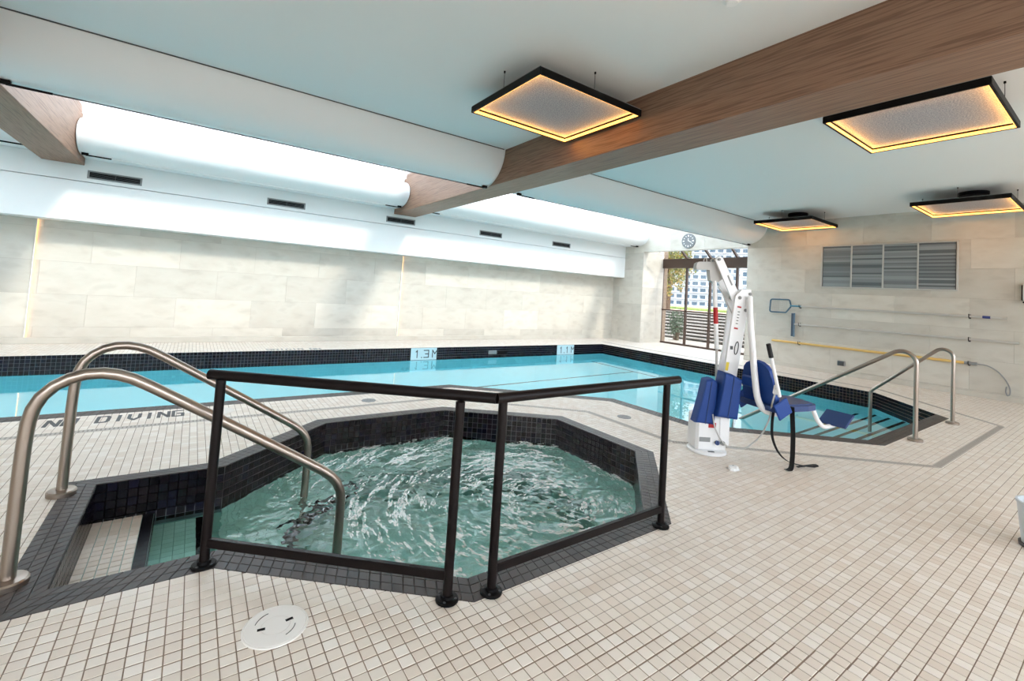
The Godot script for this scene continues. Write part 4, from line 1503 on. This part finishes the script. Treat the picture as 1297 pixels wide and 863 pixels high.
	face.lathe([Vector2(0, 0.03), Vector2(0.215, 0.03), Vector2(0.225, 0.034), Vector2(0.24, 0.03), Vector2(0.245, 0.0)], 40, Vector3.ZERO, rot)
	obj("face", face, mat(srgb(122, 126, 128), 0.5), ck)
	var hours := [3, 6, 9, 12]
	for k in 12:
		var a := TAU * k / 12.0
		var big := k % 3 == 0
		obj("hour_mark", boxm(Vector3(-0.033, cos(a) * 0.17, sin(a) * 0.17), Vector3(0.006, 0.055 if big else 0.035, 0.035 if big else 0.02), 0.0, Basis(Vector3.RIGHT, a)), M.white, ck)
	obj("hour_hand", boxm(Vector3(-0.037, 0.045, 0.0), Vector3(0.004, 0.09, 0.018), 0.0), M.white, ck)
	obj("minute_hand", boxm(Vector3(-0.039, -0.02, 0.06), Vector3(0.004, 0.018, 0.13), 0.0, Basis(Vector3.RIGHT, 0.5)), M.white, ck)
	# smoke detector on the ceiling
	var sd := thing("smoke_detector", "small white round detector on the ceiling at the top edge", "smoke detector", Vector3(3.18, CEIL, -1.84))
	var sb := MB.new()
	sb.lathe([Vector2(0, -0.05), Vector2(0.04, -0.05), Vector2(0.055, -0.03), Vector2(0.07, -0.02), Vector2(0.07, 0.0)], 24)
	obj("body", sb, M.white, sd)

# ------------------------------------------------------------------ deck details
func deck_things() -> void:
	# drain channel of small slots following the pool
	var path := [Vector2(-4.2, -5.53), Vector2(2.88, -5.55), Vector2(4.33, -4.26), Vector2(4.33, -2.98), Vector2(6.30, -1.27), Vector2(9.75, -1.27), Vector2(11.5, -3.2), Vector2(11.5, -10.8)]
	var td := thing("trench_drain", "narrow grey slotted drain channel set in the deck around the pool", "drain")
	var grey := [mat(srgb(186, 178, 169), 0.6)]
	var base := MB.new()
	var slots := MB.new()
	for i in path.size() - 1:
		var a := Vector3(path[i].x, 0.0008, path[i].y); var b := Vector3(path[i + 1].x, 0.0008, path[i + 1].y)
		base.bar(a, b, 0.075, 0.0028)
		var d := (b - a).normalized()
		var n := int((b - a).length() / 0.03)
		for k in n:
			var c := a + d * ((k + 0.5) * 0.03)
			slots.box(c + Vector3(0, 0.0018, 0), Vector3(0.011, 0.0016, 0.055), 0.0, Basis(d, Vector3.UP, d.cross(Vector3.UP)))
	obj("channel", base, grey[0], td)
	var so := obj("slots", slots, mat(srgb(150, 143, 135), 0.7), td)
	so.set_meta("kind", "stuff")
	# round lids and floor drains
	lid(Vector3(0.405, 0, -2.175), 0.128, "round white deck hatch with two finger holes, nearest the camera", true)
	lid(Vector3(0.325, 0, -5.84), 0.15, "round cream deck hatch on the strip between pool and hot tub", false)
	for k in 2:
		var p: Vector3 = [Vector3(1.94, 0, -5.76), Vector3(4.61, 0, -3.88)][k]
		var dr := thing("floor_drain", ["round grey floor drain on the deck behind the hot tub", "round grey floor drain on the deck between hot tub and lift"][k], "drain", p, 0, "round floor drains")
		var mb := MB.new()
		mb.lathe([Vector2(0.0, 0.004), Vector2(0.07, 0.004), Vector2(0.075, 0.006), Vector2(0.085, 0.005), Vector2(0.088, 0.0)], 28)
		obj("rim", mb, M.mid_grey, dr)
		var h := MB.new()
		for r in [0.025, 0.05]:
			for q in 8:
				var a := TAU * q / 8
				h.lathe([Vector2(0.006, 0.0045), Vector2(0, 0.0052)], 6, Vector3(cos(a) * r, 0, sin(a) * r))
		obj("holes", h, M.black, dr)
	# crumpled tissue
	var ts := MB.new()
	var rng := RandomNumberGenerator.new()
	rng.seed = 4
	var ring := []
	for j in 5:
		var row := []
		for i in 10:
			var a := TAU * i / 10
			var r: float = [0.05, 0.048, 0.04, 0.024, 0.002][j] * rng.randf_range(0.7, 1.25)
			row.append(Vector3(cos(a) * r * 1.2, [0.0, 0.012, 0.024, 0.032, 0.034][j] * rng.randf_range(0.8, 1.2), sin(a) * r))
		ring.append(row)
	for j in 4:
		for i in 10:
			var i2 := (i + 1) % 10
			var nn: Vector3 = (ring[j][i2] - ring[j][i]).cross(ring[j + 1][i] - ring[j][i]).normalized()
			if nn.y < 0: nn = -nn
			ts.quad(ring[j][i], ring[j][i2], ring[j + 1][i2], ring[j + 1][i], nn)
	var to := obj("crumpled_tissue", ts, M.white)
	to.position = Vector3(4.18, 0.002, -2.22)
	tag(to, "small crumpled white tissue lying on the deck below the lift", "tissue")
	# lettering on the deck
	lettering("NO DIVING", Vector3(-1.01, 0, -5.80), 0.118, 0.21, 0.0, "dark tile NO DIVING lettering on the near pool deck")
	lettering("NO DIVING", Vector3(2.35, 0, -10.50), 0.118, 0.17, PI, "faint NO DIVING lettering on the far pool deck")
	depth_plate("1.3 M", Vector3(4.72, -0.15, -10.2555), "white depth plate reading 1.3 M, on the dark far pool wall near its middle")
	depth_plate("1.1 M", Vector3(9.35, -0.15, -10.2555), "white depth plate reading 1.1 M, near the window end of the far pool wall")
	# pail at the right edge of the picture
	var pl := thing("pail", "pale grey pail standing on the deck at the right edge", "pail", Vector3(4.80, 0.0005, -0.40))
	var pb := MB.new()
	pb.lathe([Vector2(0.0, 0.004), Vector2(0.125, 0.004), Vector2(0.15, 0.28), Vector2(0.157, 0.285), Vector2(0.157, 0.30), Vector2(0.145, 0.30), Vector2(0.122, 0.01), Vector2(0, 0.01)], 32)
	obj("bucket", pb, mat(srgb(206, 212, 216), 0.4), pl)
	var rg := MB.new()
	rg.lathe([Vector2(0.128, 0.0), Vector2(0.14, 0.0), Vector2(0.142, 0.02), Vector2(0.13, 0.024)], 32)
	obj("foot_ring", rg, M.dark_grey, pl)

func lid(p: Vector3, r: float, label: String, holes: bool) -> void:
	var t := thing("floor_hatch", label, "hatch", p, 0, "round deck hatches")
	var mb := MB.new()
	mb.lathe([Vector2(0, 0.005), Vector2(r * 0.93, 0.005), Vector2(r * 0.95, 0.003), Vector2(r * 0.97, 0.005), Vector2(r, 0.004), Vector2(r + 0.002, 0.0)], 40)
	obj("disc", mb, mat(srgb(238, 234, 228), 0.4) if holes else mat(srgb(226, 219, 210), 0.45), t)
	if holes:
		for s in [-1.0, 1.0]:
			obj("finger_hole", boxm(Vector3(s * 0.055, 0.0045, -0.005 - s * 0.004), Vector3(0.030, 0.003, 0.014), 0.0, Basis(Vector3.UP, 0.15 * s)), M.black, t)
		for e in [[0.35, 1.2, 0.07], [3.6, 4.5, 0.075]]:
			var ar := MB.new()
			var pts := []
			for k in 13:
				var a: float = lerpf(e[0], e[1], k / 12.0)
				pts.append(Vector3(cos(a) * e[2] * 1.1, 0.0052, sin(a) * e[2] * 1.2))
			ar.tube(pts, 0.0018, 6)
			obj("engraving", ar, M.dark_grey, t)
		var cr := MB.new()
		cr.lathe([Vector2(0.055, 0.0051), Vector2(0.056, 0.0058), Vector2(0.058, 0.0051)], 32)
		obj("ridge", cr, mat(srgb(224, 219, 212), 0.5), t)
	else:
		obj("finger_hole", boxm(Vector3(0.0, 0.0045, 0.01), Vector3(0.03, 0.003, 0.015)), M.black, t)

const STROKES := {
	"N": [[0, 0, 0, 1], [0, 1, 1, 0], [1, 0, 1, 1]], "O": [[0, 0, 0, 1], [0, 1, 1, 1], [1, 1, 1, 0], [1, 0, 0, 0]],
	"D": [[0, 0, 0, 1], [0, 1, 0.8, 1], [0.8, 1, 1, 0.85], [1, 0.85, 1, 0.15], [1, 0.15, 0.8, 0], [0.8, 0, 0, 0]], "I": [[0.5, 0, 0.5, 1]],
	"V": [[0, 1, 0, 0.35], [0, 0.35, 0.5, 0], [0.5, 0, 1, 0.35], [1, 0.35, 1, 1]], "G": [[1, 1, 0, 1], [0, 1, 0, 0], [0, 0, 1, 0], [1, 0, 1, 0.5], [1, 0.5, 0.5, 0.5]],
	"1": [[0.5, 0, 0.5, 1], [0.5, 1, 0.25, 0.8]], "3": [[0, 1, 1, 1], [1, 1, 1, 0], [0, 0, 1, 0], [0.3, 0.5, 1, 0.5]],
	"M": [[0, 0, 0, 1], [0, 1, 0.5, 0.5], [0.5, 0.5, 1, 1], [1, 1, 1, 0]], ".": [[0.4, 0, 0.6, 0]],
}

func lettering(text: String, at: Vector3, step: float, hgt: float, turn: float, label: String) -> void:
	var t := thing("deck_lettering", label, "lettering", at, turn, "deck lettering")
	for k in text.length():
		if not STROKES.has(text[k]): continue
		var mb := MB.new()
		for s in STROKES[text[k]]:
			var a := Vector3(k * step + s[0] * step * 0.68, 0.0008, -s[1] * hgt); var b := Vector3(k * step + s[2] * step * 0.68, 0.0008, -s[3] * hgt)
			var d := (b - a).normalized() * 0.010
			mb.bar(a - d, b + d, 0.030, 0.0016)
		obj("letter", mb, M.dark_grey if turn == 0.0 else M.mid_grey, t)

func depth_plate(text: String, at: Vector3, label: String) -> void:
	var t := thing("depth_plate", label, "depth marker", at, 0, "depth plates")
	obj("plate", boxm(Vector3(0, 0, 0.009), Vector3(0.68, 0.285, 0.016), 0.002), mat(srgb(206, 226, 230), 0.35), t)
	var x := -0.24
	for ch in text:
		if ch == " ":
			x += 0.06
			continue
		var w := 0.03 if ch == "." else 0.12
		var mb := MB.new()
		for s in STROKES[ch]:
			var a := Vector3(x + s[0] * w, -0.085 + s[1] * 0.17, 0.018); var b := Vector3(x + s[2] * w, -0.085 + s[3] * 0.17, 0.018)
			var d := (b - a).normalized() * 0.011
			mb.bar(a - d, b + d, 0.003, 0.022, 0.0, (b - a).cross(Vector3.BACK).normalized())
		obj("character", mb, M.dark_grey, t)
		x += w + 0.045

# ------------------------------------------------------------------ window bay and the outside
func bay() -> void:
	var w := structure("window_1", "bronze framed bay window with sloped top panes in the right wall")
	var X := 14.1
	var zs := [-10.42, -9.42, -8.53, -7.62, -6.7]
	for z in zs:
		obj("mullion", boxm(Vector3(X + 0.03, 1.36, z), Vector3(0.09, 2.74, 0.06), 0.004), M.bronze, w)
		var sl := MB.new()
		sl.bar(Vector3(X + 0.03, 3.03, z), Vector3(RW + 0.25, 3.72, z), 0.055, 0.08, 0.004)
		obj("rafter", sl, M.bronze, w)
	obj("beam", boxm(Vector3(X + 0.03, 2.89, -8.56), Vector3(0.14, 0.34, 3.8), 0.006), M.bronze, w)
	obj("sill", boxm(Vector3(X + 0.03, 0.03, -8.56), Vector3(0.10, 0.06, 3.76), 0.004), M.bronze, w)
	for k in 4:
		var a: float = zs[k] + 0.03; var b: float = zs[k + 1] - 0.03
		obj("transom", boxm(Vector3(X + 0.03, 1.21, (a + b) / 2), Vector3(0.08, 0.05, b - a), 0.003), M.bronze, w)
		obj("pane", boxm(Vector3(X + 0.035, 0.62, (a + b) / 2), Vector3(0.008, 1.13, b - a)), M.tinted, w)
		obj("pane", boxm(Vector3(X + 0.035, 1.98, (a + b) / 2), Vector3(0.008, 1.48, b - a)), M.tinted, w)
		var sp := MB.new()
		sp.bar(Vector3(X + 0.03, 3.05, (a + b) / 2), Vector3(RW + 0.25, 3.74, (a + b) / 2), b - a, 0.008)
		obj("pane", sp, M.tinted, w)
	# outside
	var X2 := 15.0
	var gp := MB.new()
	gp.box(Vector3(70, -0.2, -14), Vector3(110, 0.3, 120))
	tag(obj("terrace_ground", gp, mat(srgb(176, 168, 156), 0.9)), "pale paved ground outside the window", "ground")
	# brick pier by the window
	var bp := thing("brick_pier", "red brick pier outside the left edge of the window", "pier", Vector3(15.05, -0.05, -11.42))
	obj("mortar_core", boxm(Vector3(0, 2.0, 0), Vector3(0.58, 4.0, 0.58)), mat(srgb(190, 176, 164), 0.9), bp)
	var brk := [mat(srgb(176, 106, 84), 0.85), mat(srgb(190, 120, 96), 0.85), mat(srgb(162, 96, 78), 0.85)]
	var rng := RandomNumberGenerator.new()
	rng.seed = 8
	var bm := boxm(Vector3.ZERO, Vector3(0.012, 0.066, 0.21), 0.002).mesh()
	var bm2 := boxm(Vector3.ZERO, Vector3(0.21, 0.066, 0.012), 0.002).mesh()
	for r in 52:
		for k in 3:
			var off := -0.2 + k * 0.22 + (0.0 if r % 2 == 0 else -0.06)
			if absf(off) > 0.2: off = signf(off) * 0.19
			var o := inst("brick", bm, brk[rng.randi() % 3], bp)
			o.position = Vector3(-0.29, 0.04 + r * 0.077, off)
			if k != 1:
				var o2 := inst("brick", bm2, brk[rng.randi() % 3], bp)
				o2.position = Vector3(off, 0.04 + r * 0.077, 0.29)
	# timber terrace steps
	var ts := thing("timber_terrace", "broad grey timber slat steps rising outside the window", "terrace steps", Vector3(17.2, -0.05, -9.0))
	for k in 9:
		obj("slat", boxm(Vector3(k * 0.3, 0.10 + k * 0.125, 0), Vector3(0.32, 0.055, 16.0), 0.006), mat(srgb(172, 165, 158), 0.8) if k % 2 == 0 else mat(srgb(184, 177, 170), 0.8), ts)
		obj("riser", boxm(Vector3(k * 0.3 + 0.08, 0.04 + k * 0.125, 0), Vector3(0.04, 0.08, 15.9)), mat(srgb(86, 80, 76), 0.9), ts)
	var br := obj("brick_path", boxm(Vector3(24.5, 0.5, -9), Vector3(9.0, 1.0, 22)), mat(srgb(206, 172, 152), 0.9))
	tag(br, "pink brick paved path above the timber steps outside", "path")
	var lw := obj("lawn", boxm(Vector3(34.0, 0.55, -22), Vector3(10.0, 1.2, 20)), mat(srgb(150, 176, 96), 0.95))
	tag(lw, "green lawn beyond the path outside the window", "lawn")
	# clipped hedge bush and tree
	foliage("round_bush", Vector3(16.35, 0.62, -11.3), Vector3(0.42, 0.72, 0.42), 1500, 0.07, [srgb(86, 108, 84), srgb(64, 88, 66), srgb(110, 130, 104)], 3, "dark green rounded bush outside beside the brick pier", "bush", 0.0)
	foliage("garden_tree", Vector3(23.0, 3.9, -16.6), Vector3(1.7, 2.2, 1.5), 3600, 0.17, [srgb(128, 136, 62), srgb(150, 144, 74), srgb(104, 124, 58), srgb(172, 150, 80)], 4, "yellowing leafy tree outside the left panes of the window", "tree", 1.6)
	# apartment towers
	tower(Vector3(205, 0, -128), 46, 42, 14, 14, "pale glass apartment tower seen through the middle panes of the bay window", 0.5)
	tower(Vector3(150, 0, -66), 22, 15, 10, 6, "lower pale building seen through the right panes of the bay window", 0.4)

func foliage(called: String, at: Vector3, radii: Vector3, count: int, size: float, cols: Array, seed_: int, label: String, cat: String, trunk: float) -> void:
	var base := 1.03 if trunk > 0.0 else -0.05
	var t := thing(called, label, cat, Vector3(at.x, base, at.z))
	at.y -= base
	var rng := RandomNumberGenerator.new()
	rng.seed = seed_
	var mb := MB.new()
	mb.colored = true
	for k in count:
		var d := Vector3(rng.randfn(), rng.randfn(), rng.randfn()).normalized()
		var rr := pow(rng.randf(), 0.35) * (0.85 + 0.2 * sin(d.x * 7.0 + d.y * 5.0 + d.z * 6.0))
		var p := Vector3(d.x * radii.x, d.y * radii.y, d.z * radii.z) * rr + Vector3(0, at.y, 0)
		var u := Vector3(rng.randfn(), rng.randfn(), rng.randfn()).normalized()
		var w := u.cross(Vector3(rng.randfn(), rng.randfn(), rng.randfn())).normalized()
		var s := size * rng.randf_range(0.6, 1.3)
		mb.color = cols[rng.randi() % cols.size()].srgb_to_linear()
		var nn := u.cross(w).normalized()
		mb.quad(p - u * s * 0.5, p + w * s * 0.3, p + u * s * 0.5, p - w * s * 0.3, nn)
	var m := mat(Color.WHITE, 0.7)
	m.vertex_color_use_as_albedo = true
	var f := obj("foliage", mb, m, t)
	f.set_meta("kind", "stuff")
	var tr := MB.new()
	tr.tube([Vector3(0, 0.002, 0), Vector3(0.05, at.y * 0.5, 0.03), Vector3(0, at.y, 0)], [0.12 + trunk * 0.05, 0.10 + trunk * 0.04, 0.05], 10)
	obj("trunk", tr, mat(srgb(96, 78, 62), 0.9), t)

func tower(at: Vector3, wid: float, hgt: float, cols: int, floors: int, label: String, turn: float) -> void:
	var t := thing("apartment_tower", label, "building", at, turn, "towers beyond the window")
	obj("walls", boxm(Vector3(0, hgt / 2, 0), Vector3(wid, hgt, wid)), mat(srgb(216, 220, 222), 0.7), t)
	var pane := boxm(Vector3.ZERO, Vector3(0.1, hgt / floors * 0.5, wid / cols * 0.66)).mesh()
	var slab := boxm(Vector3.ZERO, Vector3(1.4, 0.3, wid)).mesh()
	var gm := mat(srgb(84, 108, 124), 0.2)
	var sm := mat(srgb(236, 238, 240), 0.7)
	for r in floors:
		var y := (r + 0.5) * hgt / floors
		for c in cols:
			var o := inst("window", pane, gm, t)
			o.position = Vector3(-wid / 2 - 0.03, y, -wid / 2 + (c + 0.5) * wid / cols)
		var s := inst("balcony_slab", slab, sm, t)
		s.position = Vector3(-wid / 2 - 0.4, y - hgt / floors * 0.36, 0)
	obj("roof", boxm(Vector3(0, hgt + 0.2, 0), Vector3(wid + 0.6, 0.4, wid + 0.6)), sm, t)

# ------------------------------------------------------------------
func _ready() -> void:
	stage()
	materials()
	outlines()
	shell()
	pool()
	spa()
	overhead()
	lamps()
	bay()
	railings()
	lift()
	wall_things()
	deck_things()
